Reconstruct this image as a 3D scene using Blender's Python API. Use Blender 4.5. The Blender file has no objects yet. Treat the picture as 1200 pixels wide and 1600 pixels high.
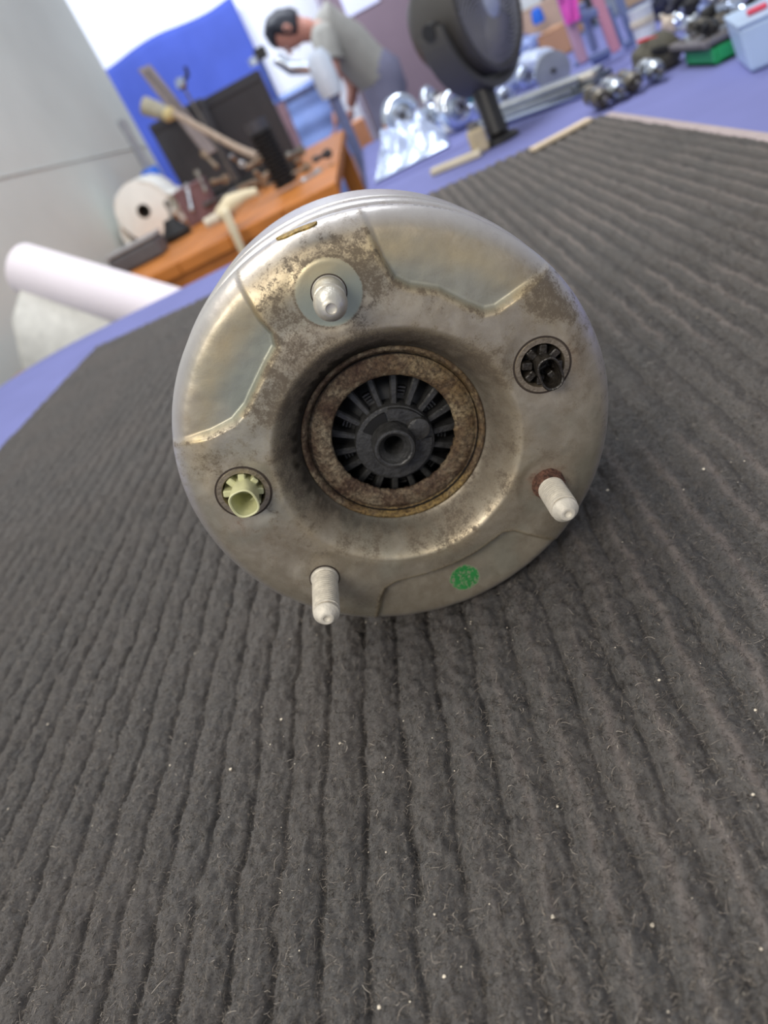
import bpy, bmesh, math, random
import numpy as np
from mathutils import Vector, Matrix
random.seed(7); rng = np.random.default_rng(11)
PI = math.pi
S = bpy.context.scene
COL = S.collection
# ------------------------------------------------------------------ camera
F = 1150.0                                  # focal length in pixels of the 1200x1600 frame
H = 0.19                                    # camera height above the mat
RW = Matrix(((0.91014766, -0.37273606, -0.18082882), (-0.03754026, -0.50889122, 0.86001189), (-0.41257964, -0.77594945, -0.47715876)))
cd = bpy.data.cameras.new('camera'); cam = bpy.data.objects.new('camera', cd); COL.objects.link(cam)
M3 = RW @ Matrix(((1, 0, 0), (0, -1, 0), (0, 0, -1)))
cam.matrix_world = Matrix.Translation((0, 0, H)) @ M3.to_4x4()
cd.sensor_fit = 'VERTICAL'; cd.sensor_height = 9.8; cd.lens = F / 1600 * 9.8
cd.clip_start = 0.01; cd.clip_end = 60
cd.dof.use_dof = True; cd.dof.focus_distance = 0.238; cd.dof.aperture_fstop = 2.8
S.camera = cam
# ------------------------------------------------------------------ world, lights, exposure
w = bpy.data.worlds.new('world'); S.world = w; w.use_nodes = True
bg = w.node_tree.nodes['Background']; bg.inputs[0].default_value = (0.86, 0.90, 1.0, 1); bg.inputs[1].default_value = 0.5
def area(name, loc, target, sx, sy, power, col):
    l = bpy.data.lights.new(name, 'AREA'); l.shape = 'RECTANGLE'; l.size = sx; l.size_y = sy; l.energy = power; l.color = col
    o = bpy.data.objects.new(name, l); COL.objects.link(o); o.location = loc
    o.rotation_euler = (Vector(target) - Vector(loc)).to_track_quat('-Z', 'Y').to_euler()
    return o
area('unseen_lamp', (-0.7, 0.7, 2.0), (-0.1, 0.4, 0), 1.3, 0.5, 24, (1.0, 0.94, 0.84))  # ceiling light over the work table, out of view
area('unseen_lamp', (0.3, 2.2, 2.1), (0.0, 2.4, 0), 2.0, 0.6, 38, (0.90, 0.94, 1.0))  # ceiling light, out of view, shifted to bring light onto the bench
area('unseen_lamp', (-0.6, 5.0, 2.3), (-0.7, 6.6, 0.8), 3.0, 0.6, 120, (0.86, 0.92, 1.0))  # added unseen lamp aimed at the back wall to make it white
area('unseen_lamp', (-0.7, -1.3, 1.35), (-0.05, 0.25, 0.1), 1.2, 0.5, 30, (1.0, 0.92, 0.80))  # unseen camera-side fill, lowered to brighten the face of the strut
S.view_settings.view_transform = 'Standard'; S.view_settings.look = 'None'
S.view_settings.exposure = 0.0; S.view_settings.gamma = 1; S.view_settings.use_curve_mapping = False

# ------------------------------------------------------------------ helpers
def ray(px, py): return RW @ Vector((px - 600, py - 800, F))
def at(px, py, y):
    d = ray(px, py); return Vector((0, 0, H)) + d * (y / d[1])
def gr(px, py, z=0.0):
    d = ray(px, py); return Vector((0, 0, H)) + d * ((z - H) / d[2])
def tag(o, label=None, cat=None, group=None, kind=None):
    if label: o['label'] = label
    if cat: o['category'] = cat
    if group: o['group'] = group
    if kind: o['kind'] = kind
    return o
def thing(name, label, cat, loc=(0, 0, 0), rot=(0, 0, 0), group=None):
    o = bpy.data.objects.new(name, None); COL.objects.link(o); o.location = loc; o.rotation_euler = rot
    o.empty_display_size = 0.05
    return tag(o, label, cat, group)
def mesh_obj(name, verts, faces, m, parent=None, smooth=False, loc=None):
    me = bpy.data.meshes.new(name); me.from_pydata([tuple(v) for v in verts], [], faces); me.update()
    if m: me.materials.append(m)
    if smooth: me.polygons.foreach_set('use_smooth', [True] * len(me.polygons))
    o = bpy.data.objects.new(name, me); COL.objects.link(o)
    if parent: o.parent = parent
    if loc is not None: o.location = loc
    return o
def build(name, bm, m, parent=None, smooth=False, loc=None, rot=None, bevel=0.0, seg=2, sharp=0.7):
    if bevel:
        bmesh.ops.bevel(bm, geom=[e for e in bm.edges if len(e.link_faces) == 2 and e.calc_face_angle(0) > 0.5], offset=bevel, segments=seg, affect='EDGES', profile=0.5)
    bmesh.ops.recalc_face_normals(bm, faces=bm.faces)
    me = bpy.data.meshes.new(name); bm.to_mesh(me); bm.free()
    if m: me.materials.append(m)
    if smooth:
        me.polygons.foreach_set('use_smooth', [True] * len(me.polygons))
        try: me.set_sharp_from_angle(angle=sharp)
        except Exception: pass
    o = bpy.data.objects.new(name, me); COL.objects.link(o)
    if parent: o.parent = parent
    if loc is not None: o.location = loc
    if rot is not None: o.rotation_euler = rot
    return o
def box(bm, c, s, rot=None):
    r = bmesh.ops.create_cube(bm, size=1)
    M = Matrix.Translation(c) @ (rot.to_4x4() if rot else Matrix.Identity(4)) @ Matrix.Diagonal((s[0], s[1], s[2], 1))
    bmesh.ops.transform(bm, matrix=M, verts=r['verts']); return r['verts']
def frame_to(a, b):
    d = (Vector(b) - Vector(a)); return d.to_track_quat('Z', 'Y').to_matrix()
def tube(bm, pts, r, n=10, cap=True):
    """swept tube, r number or list"""
    pts = [Vector(p) for p in pts]; rs = r if hasattr(r, '__len__') else [r] * len(pts)
    rings = []; up = None
    for i, p in enumerate(pts):
        t = (pts[min(i + 1, len(pts) - 1)] - pts[max(i - 1, 0)]).normalized()
        if up is None: up = t.orthogonal().normalized()
        up = (up - t * up.dot(t)).normalized(); s = t.cross(up)
        rings.append([bm.verts.new(p + (up * math.cos(2 * PI * k / n) + s * math.sin(2 * PI * k / n)) * rs[i]) for k in range(n)])
    for a, b in zip(rings, rings[1:]):
        for k in range(n): bm.faces.new((a[k], a[(k + 1) % n], b[(k + 1) % n], b[k]))
    if cap:
        bm.faces.new(rings[0][::-1]); bm.faces.new(rings[-1])
def lathe(bm, prof, n=32, M=None, closed=False, cap=True):
    """profile of (radius, height) turned about Z, then moved by M"""
    M = M or Matrix.Identity(4); rings = []
    for r, z in prof:
        if r < 1e-7: rings.append([bm.verts.new(M @ Vector((0, 0, z)))])
        else: rings.append([bm.verts.new(M @ Vector((r * math.cos(2 * PI * k / n), r * math.sin(2 * PI * k / n), z))) for k in range(n)])
    pr = list(zip(rings, rings[1:]))
    if closed: pr.append((rings[-1], rings[0]))
    for a, b in pr:
        for k in range(n):
            k2 = (k + 1) % n
            if len(a) == 1 and len(b) == 1: continue
            if len(a) == 1: bm.faces.new((a[0], b[k2], b[k]))
            elif len(b) == 1: bm.faces.new((a[k], a[k2], b[0]))
            else: bm.faces.new((a[k], a[k2], b[k2], b[k]))
    if cap and not closed:
        if len(rings[0]) > 1: bm.faces.new(rings[0][::-1])
        if len(rings[-1]) > 1: bm.faces.new(rings[-1])
def along(p, d):
    return Matrix.Translation(p) @ Vector(d).to_track_quat('Z', 'Y').to_matrix().to_4x4()
# value noise in numpy
_T = rng.random((256, 256))
def vnoise(x, y):
    xi = np.floor(x).astype(int); yi = np.floor(y).astype(int); fx = x - xi; fy = y - yi
    fx = fx * fx * (3 - 2 * fx); fy = fy * fy * (3 - 2 * fy)
    a = _T[xi & 255, yi & 255]; b = _T[(xi + 1) & 255, yi & 255]; c = _T[xi & 255, (yi + 1) & 255]; d = _T[(xi + 1) & 255, (yi + 1) & 255]
    return (a * (1 - fx) + b * fx) * (1 - fy) + (c * (1 - fx) + d * fx) * fy
def fbm(x, y, o=4):
    s = 0; a = 0.5; t = 0
    for i in range(o):
        s = s + a * vnoise(x * 2 ** i + 17 * i, y * 2 ** i + 31 * i); t += a; a *= 0.5
    return s / t
def sst(e0, e1, x):
    t = np.clip((x - e0) / (e1 - e0), 0, 1); return t * t * (3 - 2 * t)

# ------------------------------------------------------------------ materials
MATS = {}
def srgb(c):
    return tuple(((v / 255) / 12.92 if v <= 10 else (((v / 255) + 0.055) / 1.055) ** 2.4) for v in c) + (1,)
def mat(name, c, rough=0.6, metal=0.0, var=0.12, scale=30, bump=0.0, bscale=None, trans=0.0, spec=0.5, coat=0.0, emit=None):
    """plain principled surface with a noise that varies colour and relief; c in sRGB 0-255"""
    if name in MATS: return MATS[name]
    m = bpy.data.materials.new(name); m.use_nodes = True; nt = m.node_tree; p = nt.nodes['Principled BSDF']
    tc = nt.nodes.new('ShaderNodeTexCoord'); nz = nt.nodes.new('ShaderNodeTexNoise'); nz.inputs['Scale'].default_value = scale; nz.inputs['Detail'].default_value = 5
    nt.links.new(tc.outputs['Object'], nz.inputs['Vector'])
    rp = nt.nodes.new('ShaderNodeValToRGB'); b = srgb(c)
    rp.color_ramp.elements[0].position = 0.3; rp.color_ramp.elements[1].position = 0.7
    rp.color_ramp.elements[0].color = tuple(max(0, v * (1 - var)) for v in b[:3]) + (1,)
    rp.color_ramp.elements[1].color = tuple(min(1, v * (1 + var)) for v in b[:3]) + (1,)
    nt.links.new(nz.outputs['Fac'], rp.inputs[0]); nt.links.new(rp.outputs[0], p.inputs['Base Color'])
    p.inputs['Roughness'].default_value = rough; p.inputs['Metallic'].default_value = metal
    p.inputs['Specular IOR Level'].default_value = spec; p.inputs['Coat Weight'].default_value = coat
    p.inputs['Transmission Weight'].default_value = trans
    if bump:
        n2 = nt.nodes.new('ShaderNodeTexNoise'); n2.inputs['Scale'].default_value = bscale or scale * 4; n2.inputs['Detail'].default_value = 4
        nt.links.new(tc.outputs['Object'], n2.inputs['Vector'])
        bp = nt.nodes.new('ShaderNodeBump'); bp.inputs['Strength'].default_value = bump; bp.inputs['Distance'].default_value = 0.002
        nt.links.new(n2.outputs['Fac'], bp.inputs['Height']); nt.links.new(bp.outputs[0], p.inputs['Normal'])
    if emit: p.inputs['Emission Color'].default_value = srgb(emit[0]); p.inputs['Emission Strength'].default_value = emit[1]
    MATS[name] = m; return m
def ramp(nt, fac, stops):
    r = nt.nodes.new('ShaderNodeValToRGB'); els = r.color_ramp.elements
    els[0].position = stops[0][0]; els[0].color = stops[0][1]; els[1].position = stops[-1][0]; els[1].color = stops[-1][1]
    for p, c in stops[1:-1]:
        e = els.new(p); e.color = c
    nt.links.new(fac, r.inputs[0]); return r.outputs[0]
def mixc(nt, fac, a, b, mode='MIX'):
    m = nt.nodes.new('ShaderNodeMix'); m.data_type = 'RGBA'; m.blend_type = mode
    for s, v in ((m.inputs[0], fac), (m.inputs[6], a), (m.inputs[7], b)):
        if hasattr(v, 'is_linked') or hasattr(v, 'links'): nt.links.new(v, s)
        else: s.default_value = v
    return m.outputs[2]
def noise(nt, vec, scale, detail=5, rough=0.6, dist=0.0):
    n = nt.nodes.new('ShaderNodeTexNoise'); n.inputs['Scale'].default_value = scale; n.inputs['Detail'].default_value = detail
    n.inputs['Roughness'].default_value = rough; n.inputs['Distortion'].default_value = dist
    nt.links.new(vec, n.inputs['Vector']); return n.outputs['Fac']
def mth(nt, op, a, b=None, clamp=False):
    m = nt.nodes.new('ShaderNodeMath'); m.operation = op; m.use_clamp = clamp
    for s, v in ((m.inputs[0], a), (m.inputs[1], b)):
        if v is None: continue
        if isinstance(v, (int, float)): s.default_value = v
        else: nt.links.new(v, s)
    return m.outputs[0]

def steel_material():
    """dull drawn steel with soot, rust and paint read from the mesh's tone and stain attributes"""
    m = bpy.data.materials.new('stained_steel'); m.use_nodes = True; nt = m.node_tree; p = nt.nodes['Principled BSDF']
    tc = nt.nodes.new('ShaderNodeTexCoord').outputs['Object']
    def attr(n):
        a = nt.nodes.new('ShaderNodeAttribute'); a.attribute_name = n; return a.outputs['Fac']
    big = noise(nt, tc, 30, 4); mid = noise(nt, tc, 140, 6, 0.65, 0.4); fine = noise(nt, tc, 900, 5, 0.7); spk = noise(nt, tc, 420, 6, 0.75)
    c0 = ramp(nt, big, [(0.3, srgb((166, 156, 138))), (0.5, srgb((182, 173, 156))), (0.7, srgb((196, 188, 170)))])
    c1 = mixc(nt, ramp(nt, mid, [(0.42, (0, 0, 0, 1)), (0.62, (0.55, 0.55, 0.55, 1))]), c0, srgb((148, 136, 118)))
    c1 = mixc(nt, attr('zinc'), c1, srgb((158, 164, 152)))
    c1 = mixc(nt, attr('warm'), c1, srgb((196, 178, 140)))
    d = mth(nt, 'ADD', attr('dirt'), mth(nt, 'MULTIPLY', mth(nt, 'SUBTRACT', spk, 0.5), 2.6))
    at_d = attr('dirt'); grit = noise(nt, tc, 1500, 4, 0.7)
    d2_ = mth(nt, 'ADD', at_d, mth(nt, 'ADD', mth(nt, 'MULTIPLY', mth(nt, 'SUBTRACT', spk, 0.5), 2.2), mth(nt, 'MULTIPLY', mth(nt, 'SUBTRACT', grit, 0.5), 2.4)))
    dm2 = mth(nt, 'MULTIPLY', ramp(nt, d2_, [(0.30, (0, 0, 0, 1)), (0.95, (0.75, 0.75, 0.75, 1))]), ramp(nt, at_d, [(0.03, (0.12, 0.12, 0.12, 1)), (0.4, (1, 1, 1, 1))]))
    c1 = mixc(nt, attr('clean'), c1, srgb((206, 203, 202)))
    c1 = mixc(nt, mth(nt, 'MULTIPLY', at_d, 0.42), c1, srgb((122, 108, 88)))
    c2 = mixc(nt, dm2, c1, mixc(nt, grit, srgb((44, 36, 30)), srgb((96, 82, 66))))
    d3 = mth(nt, 'MULTIPLY', attr('rust'), ramp(nt, spk, [(0.35, (0.3, 0.3, 0.3, 1)), (0.55, (1, 1, 1, 1))]))
    c3 = mixc(nt, d3, c2, mixc(nt, fine, srgb((84, 50, 38)), srgb((128, 84, 62))))
    c4 = mixc(nt, attr('dark_lip'), c3, srgb((34, 31, 28)))
    g = mth(nt, 'MULTIPLY', attr('green'), ramp(nt, spk, [(0.36, (0.1, 0.1, 0.1, 1)), (0.5, (1, 1, 1, 1))]))
    c5 = mixc(nt, g, c4, mixc(nt, mid, srgb((24, 96, 44)), srgb((52, 142, 74))))
    nt.links.new(c5, p.inputs['Base Color'])
    met = mth(nt, 'SUBTRACT', 0.72, mth(nt, 'ADD', mth(nt, 'MULTIPLY', dm2, 0.7), mth(nt, 'ADD', d3, g)), True)
    nt.links.new(met, p.inputs['Metallic'])
    rr = mth(nt, 'ADD', 0.40, mth(nt, 'ADD', mth(nt, 'MULTIPLY', dm2, 0.35), mth(nt, 'MULTIPLY', mid, 0.15)), True)
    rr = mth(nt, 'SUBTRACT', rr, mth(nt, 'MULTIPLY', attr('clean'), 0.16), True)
    nt.links.new(rr, p.inputs['Roughness'])
    bp = nt.nodes.new('ShaderNodeBump'); bp.inputs['Strength'].default_value = 0.35; bp.inputs['Distance'].default_value = 0.0004
    nt.links.new(mth(nt, 'ADD', mth(nt, 'MULTIPLY', mid, 0.7), mth(nt, 'MULTIPLY', spk, 0.5)), bp.inputs['Height']); nt.links.new(bp.outputs[0], p.inputs['Normal'])
    return m
def rust_material():
    m = bpy.data.materials.new('rusty_ring'); m.use_nodes = True; nt = m.node_tree; p = nt.nodes['Principled BSDF']
    tc = nt.nodes.new('ShaderNodeTexCoord').outputs['Object']
    a = noise(nt, tc, 110, 6, 0.7); b = noise(nt, tc, 700, 6, 0.8); at_ = nt.nodes.new('ShaderNodeAttribute'); at_.attribute_name = 'warm'
    c = ramp(nt, a, [(0.3, srgb((70, 48, 38))), (0.45, srgb((108, 88, 70))), (0.55, srgb((136, 120, 98))), (0.7, srgb((178, 166, 140)))])
    c = mixc(nt, mth(nt, 'MULTIPLY', at_.outputs['Fac'], 0.8), c, mixc(nt, a, srgb((120, 88, 36)), srgb((206, 178, 112))))
    c = mixc(nt, ramp(nt, b, [(0.4, (0.8, 0.8, 0.8, 1)), (0.6, (0, 0, 0, 1))]), c, srgb((44, 30, 24)))
    nt.links.new(c, p.inputs['Base Color']); p.inputs['Roughness'].default_value = 0.5; p.inputs['Metallic'].default_value = 0.35
    bp = nt.nodes.new('ShaderNodeBump'); bp.inputs['Strength'].default_value = 0.9; bp.inputs['Distance'].default_value = 0.0006
    nt.links.new(b, bp.inputs['Height']); nt.links.new(bp.outputs[0], p.inputs['Normal']); return m
def mat_material():
    m = bpy.data.materials.new('carpet_rib'); m.use_nodes = True; nt = m.node_tree; p = nt.nodes['Principled BSDF']
    tc = nt.nodes.new('ShaderNodeTexCoord').outputs['Object']
    a = noise(nt, tc, 12, 3); b = noise(nt, tc, 700, 6, 0.85); c_ = noise(nt, tc, 2200, 3, 0.7)
    col = ramp(nt, b, [(0.36, srgb((22, 20, 19))), (0.5, srgb((65, 60, 57))), (0.64, srgb((112, 105, 98)))])
    col = mixc(nt, ramp(nt, a, [(0.4, (0, 0, 0, 1)), (0.65, (0.35, 0.35, 0.35, 1))]), col, srgb((98, 86, 78)))
    r = nt.nodes.new('ShaderNodeAttribute'); r.attribute_name = 'worn'
    col = mixc(nt, mth(nt, 'MULTIPLY', r.outputs['Fac'], mth(nt, 'MULTIPLY', b, 1.5)), col, srgb((142, 128, 121)))  # pale ridges: wear tone together with painted-in light
    nt.links.new(col, p.inputs['Base Color']); p.inputs['Roughness'].default_value = 0.95; p.inputs['Specular IOR Level'].default_value = 0.1
    p.inputs['Sheen Weight'].default_value = 0.3; p.inputs['Sheen Roughness'].default_value = 0.6
    bp = nt.nodes.new('ShaderNodeBump'); bp.inputs['Strength'].default_value = 1.0; bp.inputs['Distance'].default_value = 0.0026
    nt.links.new(mth(nt, 'ADD', b, mth(nt, 'MULTIPLY', c_, 0.4)), bp.inputs['Height']); nt.links.new(bp.outputs[0], p.inputs['Normal']); return m

blue_cloth = mat('blue_cloth', (113, 118, 174), 0.85, var=0.06, scale=9, bump=0.15, bscale=60)
white_wall = mat('white_wall', (226, 230, 226), 0.9, var=0.04, scale=2, bump=0.05, bscale=20)
grey_sheet = mat('grey_white_panel', (204, 208, 203), 0.8, var=0.05, scale=3)
bright_wall = mat('bright_wall', (240, 243, 252), 0.9, var=0.02, scale=2)
floor_m = mat('concrete_floor', (128, 132, 146), 0.6, var=0.1, scale=5)
tarp_blue = mat('blue_tarp', (66, 86, 176), 0.8, var=0.1, scale=3, bump=0.2, bscale=8)
brown_panel = mat('brown_panel', (122, 104, 116), 0.55, var=0.06, scale=4)
orange_wood = mat('orange_wood', (196, 120, 46), 0.5, var=0.18, scale=9)
cardboard = mat('cardboard', (190, 146, 116), 0.85, var=0.08, scale=12)
black_pl = mat('black_plastic', (34, 34, 36), 0.42, var=0.2, scale=80)
black_rub = mat('black_rubber', (30, 30, 32), 0.7, var=0.2, scale=60)
dark_grey = mat('dark_grey_plastic', (62, 63, 70), 0.5, var=0.1, scale=20)
charcoal = mat('charcoal_board', (70, 71, 76), 0.7, var=0.15, scale=6)
chrome = mat('chrome', (214, 224, 240), 0.16, 1.0, var=0.05, scale=30, bump=0.12, bscale=40)
alu = mat('aluminium', (188, 194, 200), 0.34, 0.9, var=0.14, scale=40, bump=0.2)
dull_metal = mat('dull_metal', (140, 136, 128), 0.42, 0.8, var=0.25, scale=50, bump=0.3)
white_paper = mat('white_paper', (238, 230, 236), 0.8, var=0.02, scale=8)
tissue = mat('tissue_paper', (250, 250, 244), 0.95, var=0.03, scale=30, bump=0.2)
cream = mat('cream_plastic', (226, 212, 178), 0.6, var=0.08, scale=20)
zinc_pl = mat('zinc_plate', (214, 208, 194), 0.55, 0.2, var=0.14, scale=300, bump=0.15, bscale=900)
STEEL = steel_material(); RUST = rust_material(); RIB = mat_material()

# ------------------------------------------------------------------ the setting
def struct(name, bm, m): return tag(build(name, bm, m), kind='structure')
bm = bmesh.new(); box(bm, (0.5, 3.0, -0.83), (7.5, 10, 0.06)); struct('floor', bm, floor_m)
bm = bmesh.new(); box(bm, (0.5, 7.25, 0.6), (7.5, 0.1, 2.9)); struct('wall_back', bm, bright_wall)
bm = bmesh.new()
a, b = Vector((-1.10, 4.3, 0)), Vector((-1.27, 0.9, 0)); d = (b - a).normalized(); nrm = Vector((d.y, -d.x, 0))
if nrm.x > 0: nrm = -nrm
vs = [(a + nrm * t + Vector((0, 0, z))) for t in (0, 0.05) for z in (-0.8, 1.9)] + [(b + nrm * t + Vector((0, 0, z))) for t in (0, 0.05) for z in (-0.8, 1.9)]
V_ = [bm.verts.new(v) for v in vs]; bmesh.ops.convex_hull(bm, input=V_)
wl = struct('wall_left', bm, grey_sheet)
# the joint between the two boards of the left wall: a shallow cover strip
bm = bmesh.new()
p1 = a + d * 0.02 + Vector((0, 0, 0.352)); p2 = b + Vector((0, 0, 0.475))
tube(bm, [p1 - nrm * 0.001, p2 - nrm * 0.001], 0.004, 6); struct('trim_1', bm, mat('joint_strip', (196, 200, 196), 0.8))

# ------------------------------------------------------------------ the work table under its blue cloth
def table(name, label, x0, x1, y0, y1, ztop, corner, cover_m, cover_label):
    t = thing(name, label, 'table', ((x0 + x1) / 2, (y0 + y1) / 2, -0.8))
    cx, cy = (x0 + x1) / 2, (y0 + y1) / 2
    bm = bmesh.new(); box(bm, (0, 0, 0.8 + ztop - 0.022), (x1 - x0 - 0.02, y1 - y0 - 0.02, 0.03)); build('tabletop', bm, mat('table_wood', (150, 120, 90)), t)
    for sx in (-1, 1):
        for sy in (-1, 1):
            bm = bmesh.new(); box(bm, (sx * ((x1 - x0) / 2 - 0.08), sy * ((y1 - y0) / 2 - 0.08), (0.8 + ztop - 0.037) / 2), (0.05, 0.05, 0.8 + ztop - 0.037), None); build('leg', bm, mat('table_steel', (90, 90, 95), 0.4, 0.6), t)
    # cover: rounded outline, dropping over the edges in soft folds
    out = []
    def arc(cx_, cy_, r, a0, a1, n=8):
        for k in range(n + 1):
            q = math.radians(a0 + (a1 - a0) * k / n); out.append((cx_ + r * math.cos(q), cy_ + r * math.sin(q)))
    r1, r2, r3, r4 = corner
    arc(x1 - r1, y1 - r1, r1, 0, 90); arc(x0 + r2, y1 - r2, r2, 90, 180); arc(x0 + r3, y0 + r3, r3, 180, 270); arc(x1 - r4, y0 + r4, r4, 270, 360)
    pts = []
    for (p, q) in zip(out, out[1:] + out[:1]):
        L = math.dist(p, q); n = max(1, int(L / 0.04))
        for k in range(n): pts.append((p[0] + (q[0] - p[0]) * k / n, p[1] + (q[1] - p[1]) * k / n))
    N = len(pts); verts = []; faces = []
    rows = [(-0.03, 0.0), (-0.008, -0.001), (0.002, -0.010), (0.006, -0.03), (0.008, -0.12), (0.01, -0.26)]
    ctr = Vector((cx, cy))
    for ri, (o_, dz) in enumerate(rows):
        for k, p in enumerate(pts):
            pr = Vector(pts[k - 1]); nx = Vector(pts[(k + 1) % N]); tg = (nx - pr).normalized(); nn = Vector((tg.y, -tg.x))
            wv = (math.sin(k * 0.55) * 0.5 + math.sin(k * 0.23 + 1) * 0.5) * max(0, -dz) * 0.03
            verts.append((p[0] + nn.x * (o_ + wv) - cx, p[1] + nn.y * (o_ + wv) - cy, 0.8 + ztop + dz))
    for ri in range(len(rows) - 1):
        for k in range(N): faces.append((ri * N + k, (ri + 1) * N + k, (ri + 1) * N + (k + 1) % N, ri * N + (k + 1) % N))
    faces.append(tuple(range(N)))
    c = mesh_obj('table_cover', verts, faces, cover_m, t); c['label'] = cover_label
    bmm = bmesh.new(); bmm.from_mesh(c.data); bmesh.ops.recalc_face_normals(bmm, faces=bmm.faces); bmm.to_mesh(c.data); bmm.free()
    return t
ZT = -0.0075
table('work_table', 'long work table under a blue cloth, carrying the ribbed carpet mat', -0.93, 1.15, -0.12, 1.60, ZT, (0.05, 0.2, 0.06, 0.06), blue_cloth, 'blue cloth cover')
table('side_table', 'blue-covered side table behind the mat with chrome pipes and fan', -0.06, 2.1, 1.66, 2.75, ZT, (0.05, 0.03, 0.03, 0.05), blue_cloth, 'blue cloth cover')

# ------------------------------------------------------------------ the ribbed carpet mat
PER = 0.0155; MX0, MX1, MY0, MY1 = -0.612, 0.307, 0.02, 1.335
def mat_far(x): return 1.335 - (x + 0.61) * 0.145      # its far edge is cut slightly askew
def rib_h(x, y):
    wob = (fbm(x * 60, y * 60, 4) - 0.5) * 0.0052
    ph = ((x + wob + 0.087) / PER) % 1.0; dd = np.minimum(ph, 1 - ph)
    g = np.exp(-(dd / 0.062) ** 2)
    side_ = 1 - 0.5 * sst(-0.13, 0.0, x) * sst(0.5, 0.3, y)
    h = -0.0031 * g * side_ * (0.15 + 1.35 * fbm(x * 70, y * 60 + 9, 3)) + 0.0008 * np.cos((ph - 0.5) * 2 * PI)
    h = h + (fbm(x * 260, y * 260, 3) - 0.5) * 0.0036 + (fbm(x * 620 + 7, y * 620, 2) - 0.5) * 0.0020 + (fbm(x * 30, y * 30, 2) - 0.5) * 0.0016 - 0.0008
    worn = np.exp(-((ph - 0.45) / 0.10) ** 2) * sst(0.25, 0.6, fbm(x * 15 + 3, y * 9, 3)) * sst(-0.1, 0.03, x)  # paler ridge crests on the right: pinkish wear plus light painted in
    return h, worn
xs = np.concatenate([np.arange(MX0, -0.3, 0.00085), np.arange(-0.3, 0.05, 0.0006), np.linspace(0.05, MX1, 240)]); ys = [MY0]
while ys[-1] < MY1: ys.append(ys[-1] + 0.0009 + 0.0034 * ys[-1])
ys = np.array(ys); ys = MY0 + (ys - MY0) * (MY1 - MY0) / (ys[-1] - MY0)
Xg, Yg = np.meshgrid(xs, ys)
Yg = MY0 + (Yg - MY0) * (mat_far(Xg) - MY0) / (MY1 - MY0)
Hg, Wg = rib_h(Xg, Yg)
def grid_mesh(name, P, m, parent, closeu=False, attrs=None, smooth=True):
    """P: rows x cols x 3"""
    r, c = P.shape[:2]; me = bpy.data.meshes.new(name)
    I = np.arange(r * c).reshape(r, c)
    if closeu: J = np.roll(I, -1, 1); A_, B_, C_, D_ = I[:-1], J[:-1], J[1:], I[1:]
    else: A_, B_, C_, D_ = I[:-1, :-1], I[:-1, 1:], I[1:, 1:], I[1:, :-1]
    q = np.stack([A_.ravel(), B_.ravel(), C_.ravel(), D_.ravel()], 1)
    me.vertices.add(r * c); me.vertices.foreach_set('co', P.reshape(-1).astype(np.float32))
    me.loops.add(q.size); me.loops.foreach_set('vertex_index', q.ravel().astype(np.int32))
    me.polygons.add(len(q)); me.polygons.foreach_set('loop_start', (np.arange(len(q)) * 4).astype(np.int32)); me.polygons.foreach_set('loop_total', np.full(len(q), 4, np.int32))
    me.update(calc_edges=True)
    if smooth: me.polygons.foreach_set('use_smooth', np.ones(len(q), bool))
    for k, v in (attrs or {}).items():
        at_ = me.attributes.new(k, 'FLOAT', 'POINT'); at_.data.foreach_set('value', v.ravel().astype(np.float32))
    me.materials.append(m); o = bpy.data.objects.new(name, me); COL.objects.link(o)
    if parent: o.parent = parent
    return o
carpet = thing('carpet_mat', 'dark grey ribbed carpet mat covering the blue table', 'mat', (0, 0, ZT))
edge = (Xg - MX0 < 0.0012) | (MX1 - Xg < 0.0012) | (Yg < MY0 + 1e-4) | (Yg > mat_far(Xg) - 1e-4)
Pz = np.where(edge, 0.0005, Hg - ZT)
grid_mesh('ribbed_surface', np.stack([Xg, Yg, Pz], 2), RIB, carpet, attrs={'worn': Wg})
# rubber backing that shows as a pale edge round the mat
bm = bmesh.new()
e0 = 0.006
ring = [(MX0 - e0, MY0), (MX1 + .018, MY0), (MX1 + .018, mat_far(MX1) + 0.004), (MX0 - e0, mat_far(MX0) + 0.004)]
vs = [bm.verts.new((x, y, z)) for z in (0.0002, 0.0018) for x, y in ring]; bmesh.ops.convex_hull(bm, input=vs)
o = build('rubber_backing', bm, mat('backing', (172, 158, 156), 0.8, var=0.1, scale=60), carpet); o['label'] = 'pale pinkish backing edge'
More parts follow.
